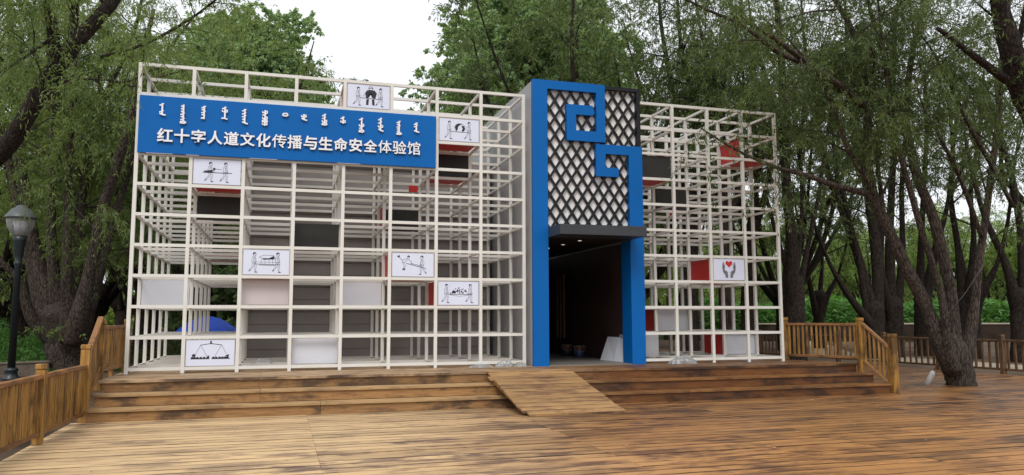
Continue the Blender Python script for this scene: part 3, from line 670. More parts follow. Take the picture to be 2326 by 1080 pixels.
d.l((.18, .27), (.80, .27), w=.05); d.l((.92, .27), (1.52, .27), w=.05)
for u in (.22, .30, .40, .52, .64, .76, .96, 1.06, 1.18, 1.28, 1.38, 1.46): d.p(*ell(u, .31, .05, .035, 7))
d.p(*ell(.27, .40, .07, .055, 9)); d.p((1.36, .36), (1.52, .44), (1.5, .34)); d.p((.74, .36), (.80, .40), (.82, .30))
picture(cellL(1, 9), 'white picture box on the bottom row showing a pair of scales', d, side=False, base=False)
d = Draw()
d.p(*[(.85 + .012 * 16 * math.sin(a) ** 3, .77 + .0118 * (13 * math.cos(a) - 5 * math.cos(2 * a) - 2 * math.cos(3 * a) - math.cos(4 * a))) for a in [2 * math.pi * i / 28 for i in range(28)]], ink=2)
for s_ in (-1, 1):
    X = lambda u: .85 + s_ * u
    d.p((X(.06), .10), (X(.20), .10), (X(.22), .24), (X(.32), .36), (X(.20), .40), (X(.06), .26), ink=1)
    d.p((X(.20), .36), (X(.33), .36), (X(.37), .56), (X(.36), .72), (X(.28), .66), (X(.24), .50), ink=1)
    for (u, v0, v1) in ((.30, .62, .86), (.345, .62, .84), (.245, .56, .78)): d.p((X(u - .02), v0), (X(u + .02), v0), (X(u - .0), v1), (X(u - .03), v1), ink=1)
    d.p((X(.08), .30), (X(.22), .42), (X(.20), .47), (X(.06), .36), ink=1)
picture(cellR(2, 6), 'white picture box in the right frame with a red heart above two grey hands', d)

def panel(name, mat, x0, x1, y0, y1, z0, z1, label, cat='panel', group=None):
    m = MB(); m.box(x0, x1, y0, y1, z0, z1); return tag(m.build(name, M[mat], bevel=.002), label, cat, group)
def backp(cell, name, mat, label, dy=.04, group=None, inset=.0):
    x0, x1, z0, z1, y = cell; return panel(name, mat, x0 + inset, x1 - inset, y + dy, y + dy + .012, z0 + .002, z1 - .002, label, 'panel', group)
GB, GW = 'blank white and grey panels set in the steel grids', 'black panels set in the steel grids'
backp(cellL(0, 7, 1), 'blank_panel', 'blank', 'blank white panel set back in the leftmost column, two rows above the scales picture', -.02, GB)
backp(cellL(2, 7), 'blank_panel', 'pinkish', 'blank pinkish white panel directly below the covered litter picture', .16, GB)
backp(cellL(4, 7, 1), 'blank_panel', 'blank', 'blank white panel set back in the fifth column, lower left of the falling man picture', -.02, GB)
backp(cellL(3, 9), 'blank_panel', 'blank', 'blank white panel on the bottom row, two columns right of the scales picture', .12, GB)
backp(cellL(6, 2, 1), 'black_panel', 'black', 'black panel set back below the globe picture', -.02, GW)
backp(cellL(1, 4, 1), 'black_panel', 'black', 'black panel set back below the loaded stretcher picture', -.02, GW)
backp(cellL(3, 5), 'black_panel', 'black', 'black panel in the fourth column, upper right of the covered litter picture', .30, GW)
backp(cellL(5, 4, 2), 'black_panel', 'black', 'black panel deep in the sixth column, above the falling man picture', -.02, GW)
backp(cellR(0, 2), 'black_panel', 'black', 'black panel beside the lower blue key figure, upper of the two in the right frame', .02, GW)
backp(cellR(1, 3, 1), 'black_panel', 'black', 'black panel set one bay back in the right frame, lower of the two there', -.02, GW)
GR = 'red panels set in the steel grids'
x0, x1, z0, z1, y = cellL(5, 4, 1); panel('red_panel', 'red', x0 - .01, x0 + .004, y + .30, y + DD - .035, z0, z1, 'narrow upright red panel left of the deep black panel in the sixth column', 'panel', GR)
x0, x1, z0, z1, y = cellL(6, 2, 1); panel('red_panel', 'red', x0, x1, y + .035, y + DD - .035, z0 + .0, z0 + .012, 'flat red panel below the black panel under the globe picture', 'panel', GR)
x0, x1, z0, z1, y = cellL(5, 3, 1); panel('red_panel', 'red', x1 - .20, x1 - .02, y + DD - .05, y + DD - .036, z0 + .30, z1, 'small red panel behind the grid at the lower right corner of the sign', 'panel', GR)
x0, x1, z0, z1, y = cellL(1, 5, 3); panel('red_panel', 'red', x0, x1, y + .035, y + DD - .035, z0, z0 + .012, 'flat red panel high at the back of the second column', 'panel', GR)
# right frame: open red box near the top, red shelves, lower blocks
x0, x1, z0, z1, y = cellR(3, 1)
t = thing('display_box', 'open bright red box without a picture near the top right corner of the right frame', 'display box', ((x0 + x1) / 2, y, z0))
m = MB(); m.box(x0 - .008, x0 + .004, y + .036, y + DD - .036, z0, z1 - .003); m.build('side_panel', M['red'], t)
m = MB(); m.box(x0 + .006, x1 + .01, y + .036, y + DD - .036, z0 + .001, z0 + .012); m.build('base_panel', M['red'], t)
x0, x1, z0, z1, y = cellR(0, 2); panel('red_panel', 'red', x0, x1, y + .036, y + DD - .036, z0 - .02, z0 - .008, 'flat red panel under the upper black panel in the right frame', 'panel', GR)
x0, x1, z0, z1, y = cellR(0, 3, 1); panel('red_panel', 'red', x0, x0 + .36, y - .02, y - .008, z0, z1, 'upright red panel beside the blue column left of the lower black panel', 'panel', GR)
x0, x1, z0, z1, y = cellR(2, 3, 1); panel('red_panel', 'red', x0 - .008, x0 + .004, y + .036, y + DD - .036, z0, z1, 'upright red side panel deep in the middle of the right frame', 'panel', GR)
def block(cell, label, mat, side, dx=(0, 0), dy=(.05, -.05), name='display_box'):
    x0, x1, z0, z1, y = cell; x0 += dx[0]; x1 += dx[1]; ya, yb_ = y + dy[0], y + DD + dy[1]
    t = thing('display_box', label, 'display box', ((x0 + x1) / 2, ya, z0), 'blank boxes standing low in the right frame')
    m = MB(); m.box(x0, x1, ya, ya + .012, z0, z1); m.build('front_panel', M[mat], t)
    m = MB(); m.box(x0 - .012, x0 - .001, ya + .002, yb_, z0, z1); m.build('side_panel', M[side], t)
    m = MB(); m.box(x0 + .002, x1 - .002, ya + .013, yb_, z0 + .001, z0 + .012); m.build('base_panel', M['red'], t)
    m = MB(); m.box(x1 + .001, x1 + .012, ya + .002, yb_, z0, z1); m.build('side_panel', M['greyboard'], t)
block(cellR(3, 9, 1), 'blank pale box with red side on the bottom row right of the doorway film', 'blank', 'red', (-.02, .02))
block(cellR(0, 9, 0), 'blank grey box on the bottom row hard against the blue right column', 'greyboard', 'greyboard', (-.06, -.14), (.45, .0))
block(cellR(1, 8, 1), 'blank grey box with red side on the second row from the bottom', 'greyboard', 'red', (.0, .03), (.10, .0))

# ------------------------------------------------------------------ small things
lb = MB()
for _ in range(170):
    x, y = random.uniform(.5, 18), random.uniform(-9.5, -2.2); a = random.uniform(0, 6.28); L_ = random.uniform(.012, .035); q = L_ * random.uniform(.3, .6)
    P = [(x + math.cos(a) * L_, y + math.sin(a) * L_), (x - math.sin(a) * q, y + math.cos(a) * q), (x - math.cos(a) * L_, y - math.sin(a) * L_), (x + math.sin(a) * q, y - math.cos(a) * q)]
    lb.add([(p[0], p[1], DZ + .006 + random.uniform(0, .008)) for p in P], [(0, 1, 2, 3)])
stuff(lb.build('leaf_litter', M['litter']), 'tiny dry leaf and chip litter scattered over the deck boards', 'litter')
def film(x, y, z, w_, d_, h_, label, seed):
    rg = np.random.default_rng(seed); n = 40; m = MB(); V = []
    xs = np.linspace(-1, 1, n)
    ph = rg.uniform(0, 6.28, (7, 2)); fr = rg.uniform(1.2, 4.2, (7, 2))
    for j in range(n):
        for i in range(n):
            u, v = xs[i], xs[j]; r_ = math.sqrt(u * u + v * v)
            e = max(0, 1 - r_ ** 1.6); hh = 0
            for q in range(7): hh += abs(math.sin(fr[q, 0] * u + ph[q, 0]) * math.cos(fr[q, 1] * v + ph[q, 1])) / 7
            edge = 1 + .18 * math.sin(5 * math.atan2(v, u) + ph[0, 0]) + .1 * math.sin(11 * math.atan2(v, u) + ph[1, 0])
            s_ = min(1, edge / max(r_, 1e-3)) if r_ > .8 else 1
            V.append((x + u * w_ / 2 * s_, y + v * d_ / 2 * s_, z + .004 + h_ * (e ** .6) * (.42 + .60 * hh + .10 * abs(math.sin(9 * u + 5 * v + ph[2, 0]) * math.sin(7 * v - 6 * u + ph[3, 0])) * abs(math.cos(13 * v + ph[4, 0])))))
    m.add(V, [(j * n + i, j * n + i + 1, (j + 1) * n + i + 1, (j + 1) * n + i) for j in range(n - 1) for i in range(n - 1)])
    return tag(m.build('plastic_film', M['film']), label, 'plastic film', 'crumpled plastic film on the platform')
film(5.78, -.14, PZ, .46, .24, .07, 'flat crumpled clear plastic film by the left frame, leftmost piece', 1)
film(6.22, -.12, PZ, .36, .22, .17, 'tall peaked clear plastic film beside the blue doorway column', 2)
film(6.50, -.20, PZ, .24, .22, .12, 'small bluish clear plastic bundle against the grey edge of the doorway', 5)
film(9.72, -.32, PZ, .62, .30, .19, 'crumpled clear plastic film at the foot of the right frame', 3)
film(2.05, .45, .03, .34, .25, .12, 'thin clear plastic scrap inside the third bay of the bottom row', 4)
bm = bmesh.new(); bmesh.ops.create_icosphere(bm, subdivisions=2, radius=.05)
for v in bm.verts: v.co *= random.uniform(.8, 1.15); v.co.z *= .7
me = bpy.data.meshes.new('stone'); bm.to_mesh(me); bm.free(); me.materials.append(M['stone'])
o = bpy.data.objects.new('stone', me); C.objects.link(o); o.location = at(955, 873, 12.55); o.location.z = PZ - .175 + .036; tag(o, 'small pale stone lying on the left steps', 'stone')
# white paddle-like tool leaning at the forked tree
t = thing('sealant_tool', 'white tube shaped tool with thin brown handle leaning by the forked tree', 'tool', (15.3, -.55, DZ))
a, b_ = Vector((15.28, -.52, DZ + .005)), at(2137, 811, 15.72); dvec = (b_ - a).normalized()
m = MB(); m.tube([a, a + dvec * .02, a + dvec * .30, a + dvec * .33, a + dvec * .35], [.050, .060, .055, .040, .015], 14); m.build('tube', M['plasticwhite'], t, True)
m = MB(); m.tube([a + dvec * .345, a + dvec * .58], [.013, .009], 8); m.build('handle', M['handle'], t, True)
m = MB(); m.beam(a + dvec * .20 + Vector((-.02, -.062, .01)), a + dvec * .25 + Vector((-.02, -.060, .012)), .035, .004); m.build('badge', M['plasticblue'], t)
# lamp post
LP = at(24, 866, 18.5); LP.z = GZ; LT = at(40, 470, 18.5).z; s_ = 18.5 / FPX
t = thing('street_lamp', 'dark green lamp post with glass bowl and grey domed cap at the left edge', 'lamp', LP)
m = MB(); m.lathe([(.20, GZ), (.20, GZ + .05), (.15, GZ + .09), (.13, GZ + .20), (.16, GZ + .24), (.11, GZ + .30)], LP.x, LP.y, 16); m.build('base', M['lamppole'], t, True)
zc = LT - 62 * s_
m = MB(); m.lathe([(.085, GZ + .28), (.070, zc - .75), (.09, zc - .70), (.09, zc - .66), (.065, zc - .62), (.10, zc - .50), (.135, zc - .12), (.16, zc - .02)], LP.x, LP.y, 16); m.build('pole', M['lamppole'], t, True)
m = MB(); m.lathe([(.14, zc), (.22, zc + .09), (.29, zc + .23), (.310, zc + .38), (.305, zc + .43)], LP.x, LP.y, 24, False); m.build('globe', M['globe'], t, True)
m = MB(); m.lathe([(.10, zc + .0), (.115, zc + .02), (.15, zc + .30), (.15, zc + .36)], LP.x, LP.y, 16); m.build('inner_diffuser', M['blank'], t, True)
m = MB(); m.lathe([(.365, zc + .425), (.36, zc + .45), (.30, zc + .54), (.20, zc + .665), (.13, zc + .69), (.12, zc + .73), (.03, zc + .76)], LP.x, LP.y, 24); m.build('cap', M['lampcap'], t, True)
# blue parasol behind the left frame
UX, UY = .60, 7.0
t = thing('parasol', 'blue parasol standing behind the left white frame', 'parasol', (UX, UY, GZ))
m = MB(); NP = 8; V = []; rings = 6
for i in range(rings + 1):
    q = i / rings
    for j in range(NP * 3):
        a = 2 * math.pi * j / (NP * 3); sag = .94 + .06 * abs(math.cos(a * NP / 2)); r_ = .76 * q * sag
        V.append((UX + r_ * math.cos(a), UY + r_ * math.sin(a), .86 - .40 * q ** 1.9 - .03 * (1 - sag) * q))
n = NP * 3; m.add(V, [(i * n + j, i * n + (j + 1) % n, (i + 1) * n + (j + 1) % n, (i + 1) * n + j) for i in range(rings) for j in range(n)])
m.build('canopy', M['umbrella'], t)
m = MB(); m.tube([(UX, UY, GZ), (UX, UY, .90)], [.02, .018], 8); m.build('pole', M['steel'], t)
# ------------------------------------------------------------------ walls, verge, crops
t = thing('low_wall', 'low pale concrete wall at the left edge behind the lamp post', 'wall', (-6, 8, GZ))
a, b_ = Vector((-12, 4.5, 0)), Vector((-3.55, 9.7, 0)); m = MB(); m.beam(a + Vector((0, 0, GZ + .13)), b_ + Vector((0, 0, GZ + .14)), .30, .34); m.build('wall', M['concrete'], t, bevel=.02)
m = MB(); m.beam(a + Vector((0, 0, GZ + .325)), b_ + Vector((0, 0, GZ + .335)), .34, .05); m.build('coping', M['concrete'], t, bevel=.01)
t = thing('low_wall', 'long brown earth wall with pale coping at the far right behind the trees', 'wall', (40, 30, GZ))
a = at(1700, 765, 47); b_ = at(2900, 765, 43); a.z = b_.z = 0
m = MB(); m.beam(Vector((a.x, a.y, -.15)), Vector((b_.x, b_.y, -.15)), .5, .98); m.build('wall', M['earthwall'], t)
m = MB(); m.beam(Vector((a.x, a.y, .385)), Vector((b_.x, b_.y, .385)), .6, .07); m.build('coping', M['cap'], t)

def leafmesh(name, base, tip_dir, length, width, mat, parent=None, bend=.25, curl=True):
    """many small leaf quads: base points (n,3), directions (n,3)"""
    n = len(base); rnd = RNG.normal(size=(n, 3)); d = tip_dir / np.linalg.norm(tip_dir, axis=1, keepdims=True)
    s = np.cross(d, rnd); s /= np.linalg.norm(s, axis=1, keepdims=True) + 1e-9
    L_ = length * RNG.uniform(.65, 1.25, (n, 1)); W = width * RNG.uniform(.7, 1.2, (n, 1))
    nn = np.cross(d, s); mid = base + d * L_ * .45 + nn * L_ * bend * RNG.uniform(-.3, .6, (n, 1)); tip = base + d * L_ - np.array([0, 0, 1.]) * L_ * bend * .5
    v = np.stack([base, mid + s * W * .5, tip, mid - s * W * .5], 1).reshape(-1, 3).astype(np.float32)
    me = bpy.data.meshes.new(name); me.vertices.add(n * 4); me.vertices.foreach_set('co', v.ravel())
    me.loops.add(n * 4); me.loops.foreach_set('vertex_index', np.arange(n * 4, dtype=np.int32)); me.polygons.add(n)
    me.polygons.foreach_set('loop_start', np.arange(0, n * 4, 4, dtype=np.int32)); me.update(calc_edges=True); me.materials.append(mat)
    o = bpy.data.objects.new(name, me); C.objects.link(o)
    if parent is not None: adopt(o, parent)
    return o
# cornfield beyond the far wall
n = 60000; u = RNG.uniform(0, 1, n); dist = 49 + RNG.uniform(0, 1, n) ** 1.5 * 14
pxs = 1560 + u * 1000; B_ = np.zeros((n, 3))
for axis in range(3): B_[:, axis] = CAM[axis] + (_f[axis] + _r[axis] * (pxs - 1163) / FPX) * dist
hmax = 2.35 + .25 * np.sin(pxs * .021) ; B_[:, 2] = GZ + RNG.uniform(0, 1, n) ** .7 * hmax
stuff(leafmesh('cornfield', B_, np.stack([RNG.normal(size=n), RNG.normal(size=n), RNG.uniform(-.2, 1.4, n)], 1), .60, .11, M['leafC'], None, .6), 'bright green maize field behind the far earth wall on the right', 'crop')
def grass(name, cx, cy, rx, ry, h, n, mat, label, cat='plant', kind=None, L_=.30, W=.022, z0=GZ):
    a = RNG.uniform(0, 6.28, n); q = np.sqrt(RNG.uniform(0, 1, n)); x = cx + rx * q * np.cos(a); y = cy + ry * q * np.sin(a)
    top = h * (1 - q ** 2.4) * (.75 + .25 * np.sin(x * 3.1 + y * 2.3)); z = z0 + top * RNG.uniform(0, 1, n) ** .6
    o = leafmesh(name, np.stack([x, y, z], 1), np.stack([RNG.normal(size=n) * .8, RNG.normal(size=n) * .8, RNG.uniform(.1, 1.5, n)], 1), L_, W, mat, None, .6)
    if kind: o['kind'] = kind
    return tag(o, label, cat)
grass('tall_grass', -4.6, 10.8, 2.6, 1.3, 1.6, 20000, M['leafC'], 'tall fresh green grass behind the low wall at the left edge', 'grass', 'stuff')
grass('undergrowth', -1.2, 16, 5, 2.5, .9, 12000, M['leafD'], 'dark low undergrowth behind the left frame and big willow', 'undergrowth', 'stuff')
grass('undergrowth', 33, 37, 18, 5, .5, 15000, M['leafC'], 'short green grass verge before the far earth wall', 'grass', 'stuff', .4, .04)

n = 150000; pxs = RNG.uniform(-2200, 4400, n); dist = 92 + RNG.uniform(0, 1, n) * 16; B_ = np.zeros((n, 3))
for axis in range(3): B_[:, axis] = CAM[axis] + (_f[axis] + _r[axis] * (pxs - 1163) / FPX) * dist
hm = 7.0 + 1.6 * np.sin(pxs * .017) + 1.3 * np.sin(pxs * .043 + 1) + .8 * np.sin(pxs * .11); B_[:, 2] = GZ + RNG.uniform(0, 1, n) ** .8 * hm
stuff(leafmesh('distant_woods', B_, np.stack([RNG.normal(size=n), RNG.normal(size=n), RNG.uniform(-.6, .9, n)], 1), .75, .42, M['leafF'], None, .5), 'distant green woods closing the horizon beyond the fields', 'woods')
# ------------------------------------------------------------------ trees
def smooth(pts, rad, k=3):
    P = [Vector(p) for p in pts]; out = []; ro = []
    for i in range(len(P) - 1):
        p0 = P[max(i - 1, 0)]; p1 = P[i]; p2 = P[i + 1]; p3 = P[min(i + 2, len(P) - 1)]
        for j in range(k):
            t_ = j / k; a = p1 * 2 + (p2 - p0) * t_ + (p0 * 2 - p1 * 5 + p2 * 4 - p3) * t_ ** 2 + (p1 * 3 - p0 - p2 * 3 + p3) * t_ ** 3
            out.append(a * .5); ro.append(rad[i] * (1 - t_) + rad[i + 1] * t_)
    out.append(P[-1]); ro.append(rad[-1]); return out, ro
class Tree:
    def __init__(s): s.bark = MB(); s.tw = []       # twigs: (base, dir, len)
    def limb(s, pts, rad, n=9, wob=.06):
        P, r_ = smooth(pts, rad); s.bark.tube(P, r_, n, True, wob); return P, r_
    def dress(s, P, r_, t0=.25, per_m=1.6, blen=(1.0, 2.2), twigs=(7, 11), droop=.5, up=.35, tl=(.5, 1.0), keep=None):
        """secondary branches from a limb, each carrying leafy hanging twigs"""
        L_ = [0]
        for i in range(1, len(P)): L_.append(L_[-1] + (P[i] - P[i - 1]).length)
        tot = L_[-1]; n = int(tot * (1 - t0) * per_m)
        for _ in range(n):
            q = random.uniform(t0, 1.0) * tot; i = max(1, next((k for k in range(len(L_)) if L_[k] >= q), len(L_) - 1))
            f_ = (q - L_[i - 1]) / max(1e-6, L_[i] - L_[i - 1]); p = P[i - 1].lerp(P[i], f_); t_ = (P[i] - P[i - 1]).normalized()
            rv = Vector((random.gauss(0, 1), random.gauss(0, 1), random.gauss(0, .6))); rv = (rv - t_ * rv.dot(t_)).normalized()
            d = (rv + t_ * random.uniform(.1, .9) + Vector((0, 0, up))).normalized(); bl = random.uniform(*blen)
            pts = [p]; dd = d.copy()
            for k in range(4):
                dd = (dd + Vector((random.gauss(0, .12), random.gauss(0, .12), -droop * .18 * k + random.gauss(0, .08)))).normalized(); pts.append(pts[-1] + dd * bl / 4)
            if keep and not keep(pts[-1]): continue
            r0 = min(r_[i] * .45, .010 + .012 * bl); s.bark.tube(pts, [r0, r0 * .8, r0 * .6, r0 * .4, r0 * .2], 4, False)
            for _k in range(random.randint(*twigs)):
                g_ = random.uniform(.2, 1.0) * 4; a = min(3, int(g_)); b = pts[a].lerp(pts[a + 1], g_ - a)
                td = (Vector((random.gauss(0, 1), random.gauss(0, 1), random.gauss(-droop * .9, .6))) + dd * .6).normalized()
                s.tw.append((b, td, random.uniform(*tl)))
    def leaves(s, name, mat, parent, per=22, length=.13, width=.026, droop=.55, spread=.75):
        n = len(s.tw)
        if not n: return None
        b = np.array([t_[0][:] for t_ in s.tw]); d = np.array([t_[1][:] for t_ in s.tw]); L_ = np.array([t_[2] for t_ in s.tw])
        b = np.repeat(b, per, 0); d = np.repeat(d, per, 0); L_ = np.repeat(L_, per)[:, None]; q = RNG.uniform(.05, 1, (n * per, 1))
        base = b + d * L_ * q - np.array([0, 0, 1.]) * (q ** 2) * L_ * droop * .6 + RNG.normal(size=(n * per, 3)) * .025
        dr = d * .7 + RNG.normal(size=(n * per, 3)) * spread - np.array([0, 0, 1.]) * droop
        return leafmesh(name, base, dr, length, width, mat, parent)
    def finish(s, name, label, bark, leaf, loc, group=None, **kw):
        t = thing(name, label, 'tree', loc, group)
        s.bark.build('trunk', M[bark], t, True)
        s.leaves('crown', M[leaf], t, **kw); return t
def pl_(D, *pts, k=1.0):      # photo pixels with widths -> limb points and radii; D start, D end
    n = len(pts); P, r_ = [], []
    for i, (x, y, w_) in enumerate(pts):
        dd = D[0] + (D[1] - D[0]) * i / (n - 1); P.append(at(x, y, dd)); r_.append(w_ * dd / FPX / 2 * k)
    r_[0] = min(r_[0], 1.35 * r_[1])
    return P, r_

def pix(p):
    v = Vector(p) - CAM; D = v.dot(_f); return 1163 + FPX * v.dot(_r) / D, 540 - FPX * v.dot(_u) / D, D
def lamp_clear(p):      # nothing grows between the lamp post and the deck
    x, y, D = pix(p); return not (-30 < x < 120 and 420 < y < 900 and D < 21.3) and (y < 320 or random.random() < .38)
# the big pollard willow on the left
random.seed(21); T = Tree(); D0 = 21.0
base = at(157, 852, D0); base.z = GZ
P, r_ = T.limb([base - Vector((0, 0, .3)), at(157, 820, D0), at(153, 770, D0), at(150, 735, D0), at(152, 708, D0), at(152, 680, D0)], [.66, .59, .54, .66, .68, .25], 16, .09)
for D, w_, pts in [((20.8, 19.5), 0, [(70, 720, 34), (45, 640, 20), (0, 590, 16), (-60, 480, 12), (-110, 330, 8)]),
                   ((21.2, 22.6), 0, [(100, 725, 50), (70, 600, 30), (42, 480, 27), (12, 330, 25), (-5, 200, 22), (-10, 50, 16), (-30, -150, 10)]),
                   ((21.2, 22.5), 0, [(120, 720, 60), (80, 570, 36), (55, 430, 33), (40, 330, 30), (35, 180, 24), (20, 20, 16), (10, -160, 8)]),
                   ((20.9, 20.5), 0, [(135, 720, 50), (117, 560, 26), (118, 420, 24), (121, 250, 22), (112, 90, 20), (100, -20, 16), (90, -200, 8)]),
                   ((20.4, 19.8), 0, [(155, 720, 50), (152, 570, 24), (156, 400, 21), (165, 220, 20), (170, 60, 17), (182, -80, 12), (200, -220, 6)]),
                   ((20.7, 21.5), 0, [(166, 720, 50), (178, 540, 22), (186, 440, 20), (205, 300, 18), (240, 215, 15), (300, 90, 11), (330, -40, 7)]),
                   ((20.2, 19.0), 0, [(180, 725, 60), (205, 610, 32), (235, 470, 30), (268, 370, 26), (296, 270, 22), (318, 150, 15), (350, 20, 10)]),
                   ((20.8, 21.8), 0, [(190, 730, 55), (232, 600, 24), (262, 490, 22), (294, 380, 20), (330, 250, 15), (380, 120, 10), (440, 40, 6)]),
                   ((20.8, 22.8), 0, [(172, 710, 46), (165, 560, 22), (205, 380, 18), (228, 270, 14), (225, 140, 10), (228, 20, 7)])]:
    pts = [(150 + (pts[0][0] - 150) * .45, 778, pts[0][2] * .9)] + pts
    P, r_ = pl_(D, *pts); r_ = [min(q, .34) * .78 for q in r_]; P, r_ = T.limb(P, r_, 9, .05); T.dress(P, r_, .22, 4.6, (.8, 2.6), (10, 15), .75, .25, keep=lamp_clear)
for k in range(3):      # short sprouts at the pollard head
    p = at(random.uniform(95, 215), random.uniform(700, 760), 20.1); T.tw += [(p, Vector((random.gauss(0, .6), -.5, random.uniform(-.6, .4))).normalized(), .5) for _ in range(2)]
T.finish('willow_tree', 'huge pollard willow with a fan of upright limbs at the left behind the railing', 'bark', 'leafL', base, per=34, length=.125, width=.024)

# nearer limb reaching in from beyond the left edge
random.seed(5); T = Tree()
b0 = at(-420, 900, 15.0); b0.z = GZ
P, r_ = T.limb([b0, at(-400, 760, 15), at(-330, 640, 14.8), at(-180, 500, 14.5), at(0, 350, 14.2), at(60, 265, 14), at(110, 180, 14), at(165, 105, 14), at(215, 50, 14.1), at(262, -5, 14.2), at(330, -110, 14.5)],
               [.30, .26, .24, .21, .165, .155, .16, .145, .125, .115, .08], 10, .04); T.dress(P, r_, .52, 1.5, (.8, 1.8), (6, 10), .7)
for D, pts in [((14.0, 13.6), [(128, 150, 30), (122, 80, 26), (108, 0, 20), (95, -120, 12)]), ((14.0, 14.5), [(165, 112, 24), (168, 40, 19), (176, -40, 14), (180, -160, 8)]),
               ((14.2, 13.4), [(0, 165, 8), (55, 130, 8), (112, 92, 9)]), ((14, 13.2), [(100, 215, 7), (150, 185, 6), (215, 180, 5), (290, 186, 4), (345, 160, 3), (400, 150, 2)]),
               ((14.1, 13.8), [(230, 130, 8), (330, 100, 7), (430, 45, 6), (490, 0, 5), (560, -50, 3)])]:
    P, r_ = pl_(D, *pts); P, r_ = T.limb(P, r_, 7, .03); T.dress(P, r_, .15, 3.4, (.5, 1.5), (8, 12), .6)
T.finish('willow_tree', 'dark diagonal willow limb crossing the upper left corner in front of the pollard', 'barkd', 'leafL', b0, per=30, length=.10, width=.02)

def high(p):      # the limbs are bare low down; the crown sits high
    x, y, D = pix(p); return y < 300 or random.random() < (.55 if y < 380 else .22 if y < 520 else .05)
# the forked tree standing in the deck on the right
random.seed(31); T = Tree(); D0 = 15.85
base = at(2184, 877, D0); base.z = DZ
T.limb([base - Vector((0, 0, .1)), at(2183, 866, D0), at(2174, 838, D0), at(2166, 805, D0), at(2160, 778, D0), at(2160, 758, D0)], [.31, .275, .295, .315, .25, .08], 14, .05)
LM = [((15.7, 15.0), [(2169, 842, 72), (2138, 790, 62), (2105, 700, 48), (2060, 610, 44), (2010, 505, 41), (1985, 450, 40), (1972, 380, 34), (1970, 290, 32), (1974, 210, 27), (1960, 148, 24), (1932, 62, 21), (1895, -5, 17), (1850, -120, 10)], .38),
      ((15.0, 14.6), [(1972, 410, 26), (1945, 370, 22), (1925, 335, 20), (1905, 277, 17), (1870, 190, 14), (1800, 100, 9), (1730, 40, 5)], .1),
      ((15.6, 14.6), [(2171, 842, 72), (2152, 790, 40), (2142, 690, 27), (2118, 600, 24), (2092, 520, 23), (2070, 440, 22), (2045, 355, 19), (2028, 290, 17), (2014, 180, 14), (2000, 70, 10), (1990, -80, 6)], .45),
      ((15.9, 16.4), [(2174, 842, 72), (2168, 790, 58), (2162, 680, 42), (2140, 570, 41), (2115, 480, 38), (2088, 415, 36), (2068, 340, 34), (2056, 265, 30), (2062, 200, 24), (2074, 105, 20), (2095, 15, 16), (2110, -120, 10)], .42),
      ((16.0, 15.4), [(2060, 300, 24), (2035, 230, 22), (2018, 160, 18), (1985, 60, 13), (1960, -60, 8)], .1),
      ((16.0, 16.6), [(2178, 842, 72), (2196, 800, 56), (2215, 690, 32), (2223, 600, 29), (2236, 515, 26), (2249, 415, 24), (2262, 320, 22), (2272, 215, 20), (2274, 140, 17), (2290, 40, 12), (2300, -90, 7)], .4),
      ((16.1, 15.4), [(2230, 540, 18), (2202, 460, 17), (2172, 385, 15), (2136, 315, 12), (2100, 250, 8), (2080, 190, 5)], .25),
      ((16.3, 15.2), [(2302, 470, 16), (2246, 365, 17), (2200, 282, 16), (2155, 185, 13), (2120, 120, 9), (2085, 70, 5)], .2)]
for D, pts, t0 in LM:
    P, r_ = pl_(D, *pts, k=.60); r_[0] = max(r_[0], min(.20, 1.3 * r_[1])) if pts[0][1] > 700 else r_[0]; P, r_ = T.limb(P, r_, 10, .045); T.dress(P, r_, t0, 5.0, (.8, 2.3), (9, 13), .5, .25, keep=high)
for D, pts in [((15.1, 13.2), [(1968, 440, 15), (1900, 423, 13), (1830, 398, 11), (1770, 383, 9), (1690, 350, 7), (1640, 322, 5), (1590, 290, 3)]),
               ((15.0, 12.8), [(1962, 240, 20), (1900, 190, 17), (1840, 150, 14), (1790, 110, 12), (1730, 70, 9), (1660, 30, 6)]),
               ((15.0, 12.5), [(1935, 215, 16), (1860, 160, 14), (1770, 120, 12), (1690, 60, 9), (1600, 20, 6), (1520, -20, 4)])]:
    P, r_ = pl_(D, *pts); P, r_ = T.limb(P, r_, 7, .03); T.dress(P, r_, .25 if pts[0][1] < 400 else .45, 2.4, (.5, 1.4) if pts[0][1] < 400 else (.25, .7), (7, 10) if pts[0][1] < 400 else (4, 6), .5)
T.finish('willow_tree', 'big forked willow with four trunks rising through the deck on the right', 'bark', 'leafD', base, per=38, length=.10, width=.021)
m = MB(); m.tube([at(2146, 722, 15.4), at(2190, 670, 15.6), at(2236, 600, 15.9)], [.0035] * 3, 5); tag(m.build('rope', M['wire']), 'thin pale rope strung between two trunks of the forked tree', 'rope')

# tree beyond the right edge whose limb enters the upper right corner
random.seed(8); T = Tree(); b0 = at(2520, 900, 13.5); b0.z = GZ
P, r_ = T.limb([b0, at(2500, 700, 13.5), at(2440, 450, 13.2), at(2370, 290, 13), at(2318, 185, 12.8), at(2290, 90, 12.6), at(2270, 10, 12.5), at(2250, -120, 12.3)], [.36, .31, .27, .24, .21, .17, .13, .08], 10, .04); T.dress(P, r_, .55, 2.2, (.7, 1.7), (7, 11), .5)
for D, pts in [((12.9, 12.2), [(2330, 210, 26), (2270, 170, 20), (2190, 110, 14), (2130, 65, 9)]), ((13, 12.6), [(2310, 110, 14), (2330, 20, 12), (2345, -80, 8)])]:
    P, r_ = pl_(D, *pts); P, r_ = T.limb(P, r_, 7, .03); T.dress(P, r_, .15, 1.8, (.5, 1.4), (7, 11), .5)
T.finish('willow_tree', 'heavy dark willow limb entering at the upper right corner', 'barkd', 'leafD', b0, per=32, length=.10, width=.02)

